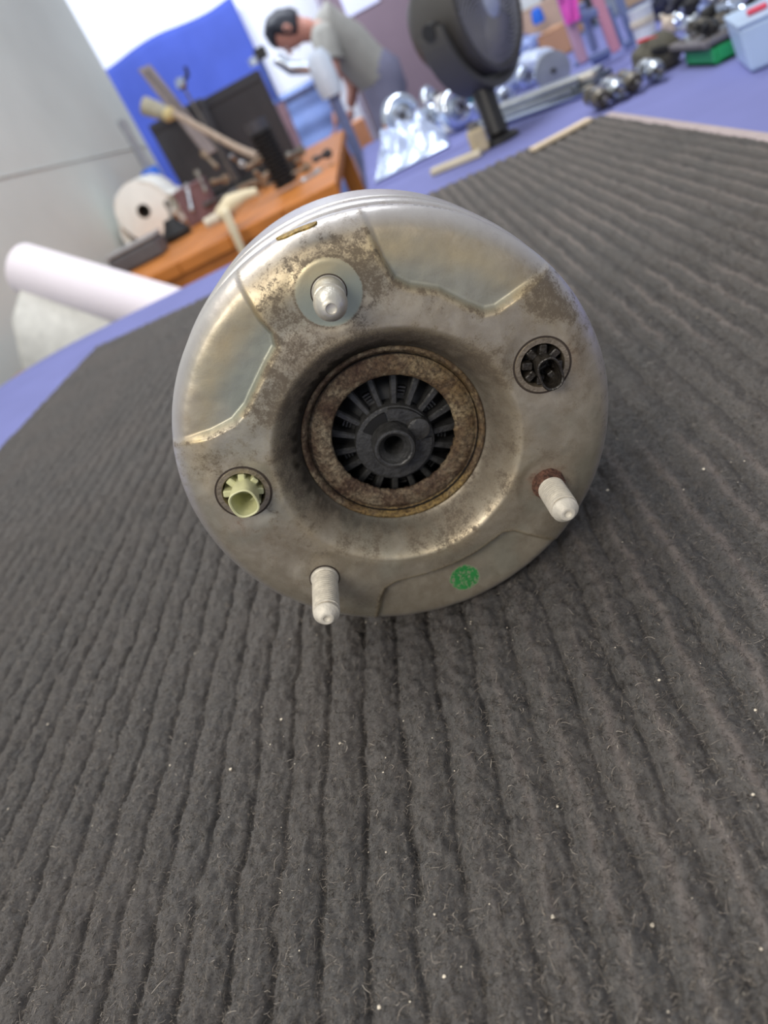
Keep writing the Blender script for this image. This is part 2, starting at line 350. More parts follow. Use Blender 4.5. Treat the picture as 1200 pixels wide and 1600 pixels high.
# loose curly fibres of the pile, denser close to the front
def fibres(n, seed):
    r = np.random.default_rng(seed); K = 5
    # distance-weighted positions over the front of the mat
    y = 0.05 + (r.random(n) ** 1.9) * 0.5; x = -0.42 + r.random(n) * 0.70
    keep = (x > -0.12 - y * 0.75) & (x < -0.0 + y * 0.42)
    x = x[keep]; y = y[keep]; n = len(x)
    ang = r.random(n) * 2 * PI; L = (0.0014 + 0.0042 * r.random(n) ** 1.8) ; step = L / (K - 1)
    curl = (r.random(n) - 0.5) * 3.6
    h0, _ = rib_h(x, y)
    P = np.zeros((n, K, 3)); P[:, 0] = np.stack([x, y, h0 - 0.0003], 1)
    a_ = ang.copy(); el = 0.9 * r.random(n) + 0.4
    for k in range(1, K):
        a_ = a_ + curl + (r.random(n) - 0.5) * 0.7; el2 = el * (1.0 - 1.7 * k / K)
        P[:, k, 0] = P[:, k - 1, 0] + np.cos(a_) * np.cos(el2) * step
        P[:, k, 1] = P[:, k - 1, 1] + np.sin(a_) * np.cos(el2) * step
        P[:, k, 2] = P[:, k - 1, 2] + np.sin(el2) * step
    wd = (0.00005 + 0.00004 * r.random(n))[:, None, None] * np.array([1, 1, 1, .9, .4])[None, :, None]
    sd = np.stack([-np.sin(ang), np.cos(ang), 0.8 * (r.random(n) - 0.5)], 1)[:, None, :]
    Q = np.stack([P - sd * wd, P + sd * wd], 2).reshape(-1, 3)         # n*K*2
    base = (np.arange(n) * K * 2)[:, None] + (np.arange(K - 1) * 2)[None, :]
    q = np.stack([base, base + 1, base + 3, base + 2], 2).reshape(-1, 4)
    Q[:, 2] -= ZT
    tone = np.repeat(r.random(n), K * 2)
    me = bpy.data.meshes.new('pile_fibres'); me.vertices.add(len(Q)); me.vertices.foreach_set('co', Q.ravel().astype(np.float32))
    me.loops.add(q.size); me.loops.foreach_set('vertex_index', q.ravel().astype(np.int32)); me.polygons.add(len(q))
    me.polygons.foreach_set('loop_start', (np.arange(len(q)) * 4).astype(np.int32)); me.polygons.foreach_set('loop_total', np.full(len(q), 4, np.int32)); me.update(calc_edges=True)
    me.polygons.foreach_set('use_smooth', np.ones(len(q), bool))
    at_ = me.attributes.new('tone', 'FLOAT', 'POINT'); at_.data.foreach_set('value', tone.astype(np.float32))
    m = bpy.data.materials.new('pile_fibre'); m.use_nodes = True; nt = m.node_tree; p = nt.nodes['Principled BSDF']
    a2 = nt.nodes.new('ShaderNodeAttribute'); a2.attribute_name = 'tone'
    c = ramp(nt, a2.outputs['Fac'], [(0.0, srgb((48, 45, 43))), (0.6, srgb((84, 79, 73))), (0.95, srgb((132, 124, 116))), (1.0, srgb((176, 168, 157)))])
    nt.links.new(c, p.inputs['Base Color']); p.inputs['Roughness'].default_value = 0.8; p.inputs['Specular IOR Level'].default_value = 0.2
    me.materials.append(m); o = bpy.data.objects.new('pile_fibres', me); COL.objects.link(o); o.parent = carpet
    return tag(o, kind='stuff')
fibres(330000, 5)
# crumbs and pale specks caught in the pile: nobody could count them
bm = bmesh.new(); rr = random.Random(3)
spots = [gr(px, py) for px, py in [(265, 1195), (360, 1202), (532, 1163), (625, 1117), (440, 1125), (866, 1437), (1015, 1437), (592, 1573), (300, 1015), (75, 1132), (868, 1254), (1030, 1063), (1180, 1108), (1176, 1240), (1100, 735), (950, 768), (1035, 465), (985, 333), (890, 368), (695, 1527), (10, 1262), (154, 1140), (680, 1430)]]
for k in range(150):
    y_ = 0.08 + rr.random() ** 1.3 * 0.55; spots.append(Vector((-0.10 - y_ * 0.6 + rr.random() * (0.1 + y_ * 1.0), y_, 0)))
for k, s in enumerate(spots):
    hh = float(rib_h(np.array([s.x]), np.array([s.y]))[0][0]); sz = (0.0003 + 0.0003 * rr.random()) if k < 23 else 0.00014 + 0.00014 * rr.random()
    vv = bmesh.ops.create_icosphere(bm, subdivisions=1, radius=sz)['verts']
    for v in vv: v.co = Vector((v.co.x * (1 + rr.random() * .6), v.co.y * (1 + rr.random() * .6), v.co.z * 0.6))
    bmesh.ops.translate(bm, vec=(s.x, s.y, hh + 0.0006 - ZT), verts=vv)
tag(build('crumbs', bm, mat('crumb', (214, 204, 186), 0.7, var=0.15, scale=400), carpet), kind='stuff')

# ------------------------------------------------------------------ the air suspension strut
AZ = math.radians(3.80); ZC = 0.0805
strut = thing('air_strut', 'round grey steel air suspension strut lying on the ribbed mat with its stud face forward', 'car part', (-0.0352, 0.246, 0), (0, 0, AZ))
# local frame: x right, y away from the viewer, z up; face features in mm as (a, b, P)
OA, OB = 0.8, 1.3
def L3(a_, b_, P_): return Vector(((a_ - OA) / 1000, -P_ / 1000, ZC + (b_ - OB) / 1000))
def PL(r, dep, ang): return Vector((r * math.cos(ang) / 1000, -dep / 1000, ZC + r * math.sin(ang) / 1000))
PK = [
    [(-95, 36), (-64, 37), (-54, 35.6), (-45, 36), (-38.2, 39), (-32, 43.8), (-25, 49), (-19.8, 52.5), (-18.6, 57), (-20, 63), (-20.5, 70), (-22, 95), (-95, 95)],
    [(24, 95), (22.5, 74), (22.3, 63), (23.5, 55.5), (27, 51.3), (35, 46), (41.5, 38), (46, 33.2), (50, 32.2), (57, 33.5), (66, 35.2), (95, 41), (95, 95)],
    [(-47, -90), (-37, -64), (-31, -54), (-27.5, -50.5), (-22, -49.6), (-10, -51.8), (0, -52.6), (10, -51.8), (17, -50), (23, -48.4), (27, -50), (37, -60), (55, -84), (30, -110)],
]
def sdf(px_, py_, poly):
    d2 = np.full(px_.shape, 1e9); ins = np.zeros(px_.shape, bool); n = len(poly)
    for i in range(n):
        ax, ay = poly[i]; bx, by = poly[(i + 1) % n]
        ex, ey = bx - ax, by - ay; wx, wy = px_ - ax, py_ - ay
        t = np.clip((wx * ex + wy * ey) / (ex * ex + ey * ey), 0, 1); dx, dy = wx - ex * t, wy - ey * t
        d2 = np.minimum(d2, dx * dx + dy * dy)
        c = ((ay > py_) != (by > py_)) & (px_ < (bx - ax) * (py_ - ay) / (by - ay + 1e-12) + ax); ins ^= c
    d_ = np.sqrt(d2); return np.where(ins, -d_, d_)
RO = 79.5
NA = 1000
rf = np.concatenate([np.linspace(32.4, 34, 6), np.linspace(34.4, 77, 94), 77 + (RO - 77) * np.sin(np.linspace(0.12, 1, 14) * PI / 2)])
TH, RR = np.meshgrid(np.linspace(0, 2 * PI, NA, endpoint=False), rf)
fa = RR * np.cos(TH); fb = RR * np.sin(TH)          # centred coordinates
ga, gb = fa + OA, fb + OB
def base_P(r):
    dome = 12.0 * np.sqrt(np.clip(1 - (np.clip(r - 62.5, 0, 17) / 17.0) ** 2, 0, 1))
    dome = dome + 0.9 * sst(60, 46, r)
    lip = 12.9 - (12.9 + 2.2) * (1 - sst(32.5, 45.0, r)) ** 1.0
    return np.where(r < 47, lip, dome)
Pf = base_P(RR); pocket = np.zeros_like(RR); rim = np.zeros_like(RR)
for i, poly in enumerate(PK):
    s_ = sdf(ga, gb, poly); k_ = sst(0.9, -1.6, s_); dep = 3.6 if i < 2 else 4.6
    tgt = np.minimum(Pf - 0.25, (11.8 - dep) + 0.0 * Pf)
    soft = 0.5 * (tgt + (Pf - 1.0)) - 0.5 * np.sqrt((tgt - (Pf - 1.0)) ** 2 + 2.0)     # smooth minimum so the pocket runs out into the rounded edge
    Pf = Pf * (1 - k_) + np.minimum(Pf, soft + 0.4) * k_
    pocket = np.maximum(pocket, k_); rim = np.maximum(rim, np.exp(-((s_ - 0.6) / 0.9) ** 2))
Pf = Pf + (fbm(ga * 0.09 + 5, gb * 0.09 + 5, 3) - 0.5) * 0.7 * sst(34, 44, RR)
PORTS = [(57.6, 8.2), (-55.0, 12.0)]; STUDS = [(-46.1, -34.4), (45.0, -36.2)]; GUIDE = (3.4, 61.2)
for (ca, cb) in PORTS:
    q = np.hypot(ga - ca, gb - cb); Pf = Pf * sst(9.5, 15, q) + 11.9 * (1 - sst(9.5, 15, q)); Pf = np.where(q < 8.6, -14, Pf)
for (ca, cb) in STUDS + [GUIDE]:
    q = np.hypot(ga - ca, gb - cb); flat = 1 - sst(9, 13, q); Pf = Pf * (1 - flat) + 12.2 * flat
# stains and tone masks of the face
n1 = fbm(ga * 0.11, gb * 0.11, 4); n2 = fbm(ga * 0.5 + 9, gb * 0.5, 4); n3 = fbm(ga * 0.05 + 3, gb * 0.05 + 8, 3)
def blob(a_, b_, rx, ry, rot=0):
    c_, s_ = math.cos(rot), math.sin(rot); u = ((ga - a_) * c_ + (gb - b_) * s_) / rx; v = (-(ga - a_) * s_ + (gb - b_) * c_) / ry
    return np.exp(-(u * u + v * v))
dirt = 0.72 * np.exp(-((RR - 39.5) / 4.2) ** 2) * (0.25 + 0.85 * n1) * (0.75 + 0.4 * np.sin(TH + 0.3)) + 0.22 * sst(0.4, 0.7, n1) * sst(75, 62, RR) + 0.12
for args in [(67, 34, 7, 3.6, -0.9), (64, 27, 8, 4, -0.8), (71, 22, 7, 2.5, -1.1)]: dirt += 1.1 * blob(*args) * (0.4 + n2)
for args in [(-12, 57, 6, 9, 0), (17, 64, 5, 9, 0.2), (5, 73, 16, 3, 0), (18, 58, 3, 8, .1), (-14, 66, 4, 6, -0.5), (-15, 48, 5, 5, 0), (-22, 45, 9, 6, 0.6), (-31, 36, 9, 8, 0.5), (36, 28, 8, 3, -0.5), (-62, 28, 6, 6, 0), (33, -32, 6, 4, 0.5), (42, 18, 6, 6, 0), (70, 5, 3, 9, 0)]: dirt += 0.42 * blob(*args) * (0.3 + 1.2 * n2)
dirt += 0.42 * rim * sst(0.3, 0.6, n2) + 0.25 * sst(0.42, 0.62, n2) * sst(0.35, 0.6, n1)
dirt *= np.where(pocket > 0.5, 0.35, 1.0)
dirt = np.clip(dirt, 0, 0.95)
dark_lip = 1.05 * sst(39.5, 35.5, RR + (n2 - 0.5) * 4) * (0.62 + 0.38 * np.clip(np.cos(TH - 2.2), -0.9, 1))  # darkens the bowl lip beside the ring, most at upper left
dark_lip = np.clip(dark_lip, 0, 0.93)
rust = 0.75 * blob(STUDS[1][0] - 1.0, STUDS[1][1] + 3, 6.6, 5.0) + 0.45 * blob(-63, 2, 5, 6, 0.4) + 0.25 * blob(68, 4, 3, 9)
rust *= np.where(np.hypot(ga - STUDS[1][0], gb - STUDS[1][1]) < 8, 1, 0.8)
gq = np.hypot(ga - GUIDE[0], gb - GUIDE[1]); dirt = np.where(gq < 10.6, dirt * 0.15, dirt); dirt = np.clip(dirt + 0.5 * np.exp(-((gq - 11) / 0.5) ** 2), 0, 0.95)
zinc = np.clip(sst(10.9, 10.4, gq) * 1.0 + 0.55 * pocket * sst(74, 66, RR) * sst(-30, 0, gb) + 0.3 * sst(0.5, 0.7, n3), 0, 1)
warm = np.clip(0.75 * np.exp(-((RR - 68) / 5) ** 2) * sst(-0.2, 0.8, np.sin(TH)) * (0.4 + 0.8 * n1) + 0.5 * rim * (n1 > 0.35) + 0.5 * np.exp(-((RR - 44) / 3) ** 2) * n1, 0, 1)
green = sst(6.2, 5.5, np.hypot(ga - 1.9, gb + 63.4) + (n2 - 0.5) * 1.0)
# the side wall of the can behind the face: grooves, beads and a rolled end
side = [(79.5, -1), (79.5, -3.5), (79.0, -6), (76.8, -7.8), (76.0, -9.2), (76.8, -10.8), (79.2, -12.8), (79.9, -15), (79.9, -18), (79.4, -20), (76.6, -22.5), (75.8, -25), (76.6, -27.5), (79.2, -30), (79.5, -33), (79.4, -36), (79.3, -40), (78.8, -56), (78, -66), (76, -73), (72.5, -77), (68, -79), (66, -79.5)]
sr = []
for (r0, p0), (r1, p1) in zip(side, side[1:]):
    kk = max(2, int(abs(p1 - p0) / 1.2)) if abs(p1 - p0) < 10 else 4
    for j in range(kk): sr.append((r0 + (r1 - r0) * j / kk, p0 + (p1 - p0) * j / kk))
sr.append(side[-1]); sr = np.array(sr)
def P3(r, th, p): return np.stack([r * np.cos(th) / 1000, -p / 1000, ZC + r * np.sin(th) / 1000], 2)
TS, RS = np.meshgrid(np.linspace(0, 2 * PI, NA, endpoint=False), sr[:, 0]); PS = np.repeat(sr[:, 1][:, None], NA, 1)
PP = np.concatenate([P3(RR, TH, Pf), P3(RS, TS, PS)], 0)
def ext(v, s_): return np.concatenate([v, s_], 0)
ns = fbm(TS * 30, PS * 0.2, 4); gro = np.clip((79.4 - RS) / 1.6, 0, 1)
attrs = dict(dirt=ext(dirt, np.clip(0.25 * ns + 0.5 * gro * ns, 0, 1)), dark_lip=ext(dark_lip, 0 * RS), rust=ext(rust, 0.25 * gro * (ns > 0.5)), zinc=ext(zinc, 0.1 + 0 * RS), warm=ext(warm, 0 * ns), green=ext(green, 0 * RS), clean=ext(sst(73, 79, RR) * 0.8, 0.9 + 0 * RS))
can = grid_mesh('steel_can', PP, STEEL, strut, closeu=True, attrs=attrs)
# flip so the outside faces out
can.data.flip_normals()
FY = Matrix.Rotation(PI / 2, 4, 'X')          # lathe axis Z -> local -Y (towards the viewer)
def MF(a_, b_, P_=0.0): return Matrix.Translation(L3(a_, b_, P_)) @ FY
def lp(prof): return [(r / 1000, z / 1000) for r, z in prof]
# rusty ring in the throat
n_r = 360; prof_r = [(27, -5.2), (24.0, -5.0), (22.9, -4.2), (22.9, -3.4), (23.5, -2.6), (25.6, -2.0), (28.4, -2.2), (30.0, -2.6), (30.7, -3.5), (31.4, -3.2), (32.2, -1.7), (33.0, -0.7), (34.0, -0.9), (34.6, -3.5), (34.6, -14)]
rp = []
for (r0, z0), (r1, z1) in zip(prof_r, prof_r[1:]):
    kk = max(1, int(math.hypot(r1 - r0, z1 - z0) / 0.6)) if r0 > 21.8 and z0 > -7 else 1
    for j in range(kk): rp.append((r0 + (r1 - r0) * j / kk, z0 + (z1 - z0) * j / kk))
rp.append(prof_r[-1]); rp = np.array(rp)
T_, R_ = np.meshgrid(np.linspace(0, 2 * PI, n_r, endpoint=False), rp[:, 0]); Z_ = np.repeat(rp[:, 1][:, None], n_r, 1)
nx = R_ * np.cos(T_); ny = R_ * np.sin(T_)
R2 = R_ + (fbm(nx * .8, ny * .8, 4) - 0.5) * 0.9 * (np.abs(R_ - 23.2) < 0.8) * (0.3 + sst(0.3, -0.6, np.sin(T_)) * 1.2)
Z2 = Z_ + (fbm(nx * 1.1, ny * 1.1, 4) - 0.5) * 1.0 * (R_ > 23.2) * (R_ < 34)
wm = np.clip(sst(30.2, 31.6, R_) * sst(-0.55, -0.9, np.sin(T_ + 0.15)) * 1.3 * fbm(nx * .2, ny * .2, 3) * 1.6 + 0.55 * sst(0.2, 1.0, np.cos(T_ - 0.2)) * fbm(nx * .3, ny * .3, 3), 0, 1)
rg = grid_mesh('rusty_ring', P3(R2, T_, Z2), RUST, strut, closeu=True, attrs={'warm': wm}); rg.data.flip_normals(); rg['label'] = 'rusty pitted inner ring'
# inner sleeve (dark) behind ring
bm = bmesh.new(); lathe(bm, lp([(31.3, -1.8), (31.6, -50), (66, -79.4)]), 64, MF(OA, OB), cap=False); build('inner_sleeve', bm, black_pl, strut, True)
bm = bmesh.new(); lathe(bm, lp([(0, -42), (31.5, -42)]), 64, MF(OA, OB), cap=False); build('inner_floor', bm, black_rub, strut)
# ribbed hub
hub_m = mat('hub_plastic', (54, 54, 54), 0.34, var=0.35, scale=400, bump=0.2, bscale=900)
HA, HB = -0.4, -4.3
bm = bmesh.new(); lathe(bm, lp([(15.2, -34), (15.4, -9.6), (15.0, -8.5), (14.0, -8.2), (9, -7.4), (7.6, -7.2)]), 72, MF(HA, HB), cap=False)
hub = build('plastic_hub', bm, hub_m, strut, True); hub['label'] = 'black ribbed plastic hub'
bm = bmesh.new(); lathe(bm, lp([(8.3, -7.6), (8.0, -0.9), (7.5, 0.0), (6.7, 0.2), (6.1, -0.1), (5.9, -0.9), (5.2, -1.5), (4.8, -2.4), (4.0, -3.2), (3.7, -3.9), (3.6, -20), (0, -20)]), 48, MF(HA - 0.5, HB + 1.5), cap=False)
build('hub_nozzle', bm, hub_m, hub, True)
bm = bmesh.new(); vs = []                                    # raised boss beside the nozzle
lathe(bm, lp([(0, -4.6), (3.4, -4.5), (4.2, -4.9), (4.5, -5.8), (4.5, -8.6)]), 28, MF(HA + 10.4, HB + 2.6), cap=False); build('hub_boss', bm, hub_m, hub, True)
def arc_plate(bm, r0, r1, a0, a1, z0, z1, M, n=20):
    rings = []
    for k in range(n + 1):
        q = a0 + (a1 - a0) * k / n
        rings.append([bm.verts.new(M @ Vector((r * math.cos(q), r * math.sin(q), z))) for r, z in ((r0, z0), (r0, z1), (r1, z1), (r1, z0))])
    for a_, b_ in zip(rings, rings[1:]):
        for k in range(4): bm.faces.new((a_[k], a_[(k + 1) % 4], b_[(k + 1) % 4], b_[k]))
    bm.faces.new(rings[0][::-1]); bm.faces.new(rings[-1])
bm = bmesh.new(); arc_plate(bm, .0100, .0146, math.radians(15), math.radians(78), -.0082, -.0062, MF(HA, HB)); build('hub_collar', bm, hub_m, hub)
bm = bmesh.new(); arc_plate(bm, .0082, .0134, math.radians(84), math.radians(132), -.0082, -.0071, MF(HA, HB)); build('hub_window', bm, mat('deep_black', (8, 8, 8), 0.6), hub)
bm = bmesh.new(); arc_plate(bm, .0094, .0140, math.radians(190), math.radians(345), -.0082, -.0074, MF(HA, HB)); build('hub_step', bm, hub_m, hub)
# eighteen curved ribs round the hub; the two-pair slot marks between them
for k in range(18):
    q = 2 * PI * (k + 0.35) / 18; bm = bmesh.new(); rings = []
    for j in range(9):
        t = j / 8; r = 14.9 + 15 * t; z = -10.0 - 1.2 * t - 3.5 * max(0, t - 0.55) ** 1.5 * 2; wv = 1.15 + 0.5 * t
        c_ = Vector((math.cos(q), math.sin(q), 0)); s_ = Vector((-math.sin(q), math.cos(q), 0)); ctr = c_ * r
        rings.append([bm.verts.new(MF(HA, HB) @ ((ctr + s_ * o_ + Vector((0, 0, z + dz))) / 1000)) for o_, dz in ((-wv, -16), (-wv, -0.6), (-wv * .6, 0), (wv * .6, 0), (wv, -0.6), (wv, -16))])
    for a_, b_ in zip(rings, rings[1:]):
        for i in range(6): bm.faces.new((a_[i], a_[(i + 1) % 6], b_[(i + 1) % 6], b_[i]))
    bm.faces.new(rings[0][::-1]); bm.faces.new(rings[-1]); build('hub_rib', bm, hub_m, hub)
    if k % 2 == 0:
        bm = bmesh.new(); q2 = q + PI / 18
        for j in range(3): arc_plate(bm, (17.2 + j * 1.3) / 1000, (17.9 + j * 1.3) / 1000, q2 - 0.07, q2 + 0.07, -.0172, -.0146, MF(HA, HB), 3)
        build('hub_mark', bm, hub_m, hub)
bm = bmesh.new(); lathe(bm, lp([(14, -15.5), (21, -17), (29, -27), (29, -34)]), 64, MF(HA, HB), cap=False); build('hub_dish', bm, black_pl, hub, True)

# the two connector ports
ring_m = mat('port_steel', (150, 138, 120), 0.42, 0.7, var=0.22, scale=160, bump=0.25, bscale=700)
def port(ca, cb, cmat, clabel, rx, rz, reach, tilt, dark):
    bm = bmesh.new(); lathe(bm, lp([(7.4, -15), (7.4, 11.6), (7.7, 12.25), (9.3, 12.35), (9.55, 12.0), (9.6, 11.0)]), 64, MF(ca, cb), cap=False)
    r = build('port_ring', bm, ring_m, strut, True)
    bm = bmesh.new(); lathe(bm, lp([(9.5, 11.0), (9.6, 12.02), (10.15, 12.02), (10.2, 11)]), 64, MF(ca, cb), cap=False); build('port_seam', bm, mat('seam_dark', (52, 42, 34), 0.7), r, True)
    bm = bmesh.new(); lathe(bm, lp([(0, 2.0), (7.4, 2.0)]), 40, MF(ca, cb), cap=False); build('port_floor', bm, mat('deep_black', (8, 8, 8)), r)
    # hollow connector: a rounded-rectangular spout whose mouth faces the viewer
    M = MF(ca + tilt[0], cb + tilt[1]); bm = bmesh.new(); N = 40
    def se(rx_, rz_, z, sh=0, pw=2.6):
        out = []
        for k in range(N):
            q = 2 * PI * k / N; c_, s_ = math.cos(q), math.sin(q)
            out.append(bm.verts.new(M @ Vector(((math.copysign(abs(c_) ** (2 / pw), c_) * rx_) / 1000, (math.copysign(abs(s_) ** (2 / pw), s_) * rz_ + sh) / 1000, z / 1000))))
        return out
    top = 12 + reach
    R_ = [se(rx * .8, rz * .8, 3, 0.4), se(rx * .84, rz * .84, 10, 0.3), se(rx * .9, rz * .9, 14, 0.1), se(rx * .98, rz * .98, top - 0.6), se(rx, rz, top), se(rx - .35, rz - .35, top + .25), se(rx - .8, rz - .8, top - 0.1), se(rx - .95, rz - .95, top - 2), se(rx * .62, rz * .62, 6, 0.2), se(rx * .3, rz * .3, 5.5)]
    for a_, b_ in zip(R_, R_[1:]):
        for k in range(N): bm.faces.new((a_[k], a_[(k + 1) % N], b_[(k + 1) % N], b_[k]))
    bm.faces.new(R_[-1]); c = build('connector', bm, cmat, strut, True); c['label'] = clabel
    for k in range(8):                                   # toothed collar round its foot
        q = 2 * PI * (k + 0.5) / 8; bm = bmesh.new(); ctr = Vector((math.cos(q) * 5.3, math.sin(q) * 5.3, 8.5)) / 1000
        box(bm, MF(ca, cb) @ ctr, (.0036, .0085 - .0009 * (k % 3), .0026), Matrix.Rotation(-q, 3, 'Y')); build('collar_tooth', bm, cmat, c, bevel=0.0004, seg=1)
    bm = bmesh.new(); lathe(bm, lp([(0, 7.4), (5.2, 7.4), (5.4, 7), (5.4, 2)]), 32, MF(ca, cb), cap=False); build('collar', bm, cmat, c, True)
green_pl = mat('pale_green_plastic', (206, 206, 160), 0.45, var=0.08, scale=200, bump=0.1, bscale=600)
port(PORTS[0][0], PORTS[0][1], mat('port_black', (46, 42, 37), 0.3, var=0.5, scale=500, bump=0.4, bscale=700), 'grimy black hollow connector', 4.1, 5.9, 6.5, (0.6, -1.4), True)
port(PORTS[1][0], PORTS[1][1], green_pl, 'pale green hollow connector', 4.9, 5.3, 9.5, (0.9, 0.0), False)
# threaded studs and the plain guide stud
def stud(ca, cb, L, r, label):
    bm = bmesh.new(); prof = [(r + .5, 11.6), (r + .5, 12.5), (r + .2, 13.3), (r - .3, 13.6)]
    z = 13.8; n = int((L - 13.8 - 4.6) / 1.22)
    for k in range(n): prof += [(r - .75, z + .2), (r + .02, z + .5), (r + .02, z + .78), (r - .75, z + 1.08)]; z += 1.22
    prof += [(r - .7, z + .1), (r - .7, z + .8), (r - .2, z + 1.0), (r - .25, z + 1.7), (r - 2.4, z + 4.5), (r - 2.9, z + 4.7), (1.35, z + 4.7), (1.15, z + 4.2), (0, z + 3.4)]
    lathe(bm, lp(prof), 40, MF(ca, cb)); ax_ = L3(ca, cb, 0); bm.faces.ensure_lookup_table()
    for f_ in bm.faces:
        c_ = f_.calc_center_median(); rr_ = math.hypot(c_.x - ax_.x, c_.z - ax_.z) * 1000; pz_ = -c_.y * 1000
        if rr_ < r - .5 and 13 < pz_ < z + .9: f_.material_index = 1  # groove bottoms take a second, darker tone
    s = build('threaded_stud', bm, zinc_pl, strut, True, sharp=0.3); s.data.materials.append(mat('thread_groove', (150, 138, 118), .8, var=.3, scale=600)); s['label'] = label
    bm = bmesh.new(); lathe(bm, lp([(r + .5, 12.2), (r + .55, 12.7), (r + .85, 12.6), (r + 1.0, 12.0)]), 40, MF(ca, cb), cap=False)
    return s, bm
s1, bm = stud(-46.1, -34.2, 38.5, 4.95, 'pale coated stud at the lower left'); build('stud_seat', bm, mat('seam_dark', (52, 42, 34)), s1, True)
s2, bm = stud(45.2, -35.8, 35.5, 4.95, 'pale coated stud rusted at its foot'); bm.free()
bm = bmesh.new(); lathe(bm, lp([(5.1, 12.0), (6.2, 12.2), (6.1, 12.9), (5.6, 13.5), (5.5, 15.6), (5.2, 16.2), (4.6, 16.4)]), 40, MF(45.2, -35.8), cap=False)
for v in bm.verts: v.co += v.co.normalized() * 0.0004 * (random.random() - .5)
build('stud_seat', bm, mat('rust_seat', (98, 68, 54), 0.9, var=0.6, scale=600, bump=1.0, bscale=900), s2, True)
bm = bmesh.new(); lathe(bm, lp([(5.6, 12.0), (5.6, 12.3), (5.2, 12.6), (5.05, 12.9), (5.0, 22.4), (4.2, 22.9), (4.2, 24.2), (4.9, 24.8), (5.15, 26.2), (5.0, 28.2), (4.3, 30.6), (3.2, 32.6), (2.3, 33.3), (1.7, 33.4), (1.5, 33.0), (0, 32.4)]), 48, MF(*GUIDE), cap=False)
g = build('guide_stud', bm, mat('guide_metal', (200, 196, 184), 0.42, 0.6, var=0.12, scale=200, bump=0.1), strut, True); g['label'] = 'short smooth round-nosed stud'
bm = bmesh.new(); lathe(bm, lp([(5.4, 12.1), (5.5, 12.5), (5.75, 12.45), (5.85, 12.1)]), 48, MF(*GUIDE), cap=False); build('stud_seat', bm, mat('seam_dark', (52, 42, 34)), g, True)
# flake of old gold-brown paint on the top bead of the can
vs_, fs_ = [], []
q0 = math.radians(88.5); N = 16
for k in range(N + 1):
    t = k / N; q = q0 + (0.5 - t) * 0.16 ; wd = 3.6 * math.sin(PI * t) ** 0.7 * (1 + 0.25 * math.sin(9 * t)) + 0.05; sk = 1.2 * (t - 0.5) * 4
    for dz in (-1, 0, 1): vs_.append(PL(80.25 + 0.5 * (dz == 0), -(14.0 + sk) * 1.0 + dz * wd, q))
for k in range(N):
    for j in range(2): fs_.append((k * 3 + j, k * 3 + j + 1, k * 3 + j + 4, k * 3 + j + 3))
for i in range(len(vs_)): vs_[i] = Vector((vs_[i].x, -vs_[i].y, vs_[i].z))
fl = mesh_obj('paint_flake', vs_, fs_, mat('gold_flake', (168, 140, 74), 0.4, 0.4, var=0.6, scale=500, bump=0.6), strut); fl['label'] = 'lifting gold-brown flake'
sm = fl.modifiers.new('thick', 'SOLIDIFY'); sm.thickness = 0.0006; sm.offset = -1
# behind the can: clamp ring, rubber bellows, piston
bm = bmesh.new(); lathe(bm, lp([(66, -79), (69, -80), (69.5, -83), (69.5, -89), (67, -91), (60, -91)]), 96, MF(OA, OB), cap=False); build('clamp_ring', bm, alu, strut, True)
bm = bmesh.new(); pr = [(62, -89)]
for k in range(7): pr += [(58 - k * 1.5, -92 - k * 10), (62 - k * 1.5, -97 - k * 10), (58 - k * 1.5, -101 - k * 10)]
lathe(bm, lp(pr), 96, MF(OA, OB), cap=False); build('rubber_bellows', bm, black_rub, strut, True)
bm = bmesh.new(); lathe(bm, lp([(0, -165), (50, -166), (53, -172), (53, -196), (47, -200), (24, -206), (24, -250), (20, -254), (0, -254)]), 64, MF(OA, OB), cap=False); build('piston', bm, alu, strut, True)

# ------------------------------------------------------------------ background of the workshop
def tpx(px, py, y): return y / ray(px, py)[1]            # metres per pixel there
def rect(tl, br, y):
    a_, b_ = at(tl[0], tl[1], y), at(br[0], br[1], y); return min(a_.x, b_.x), max(a_.x, b_.x), min(a_.z, b_.z), max(a_.z, b_.z)
def bar_bm(bm, p, q, w_, d_):
    p, q = Vector(p), Vector(q); box(bm, (p + q) / 2, (w_, d_, (q - p).length), frame_to(p, q))
def single(name, bm, m, label, cat, group=None, smooth=False, bevel=0.0):
    return tag(build(name, bm, m, None, smooth, bevel=bevel), label, cat, group)
def box_thing(name, label, cat, c, s, rz, m, lid_m=None, wall=0.006, open_=False, group=None, flap=False):
    """box of four walls and a bottom; open or lidded; loc at base centre"""
    t = thing(name, label, cat, c, (0, 0, rz), group); bm = bmesh.new()
    sx, sy, sz = s
    box(bm, (0, 0, wall / 2), (sx, sy, wall))
    for k in (-1, 1):
        box(bm, (k * (sx - wall) / 2, 0, sz / 2), (wall, sy, sz)); box(bm, (0, k * (sy - wall) / 2, sz / 2), (sx - 2 * wall, wall, sz))
    build('body', bm, m, t, bevel=min(0.002, wall * .3), seg=1)
    if not open_:
        bm = bmesh.new()
        if flap:
            for k in (-1, 1): box(bm, (k * sx / 4 + k * 0.0008, 0, sz + 0.002), (sx / 2 - 0.002, sy, 0.003), Matrix.Rotation(k * -0.05, 3, 'Y'))
            build('flap', bm, lid_m or m, t)
        else:
            box(bm, (0, 0, sz + 0.004), (sx * 1.03, sy * 1.03, 0.012)); build('lid', bm, lid_m or m, t, bevel=0.003)
    return t
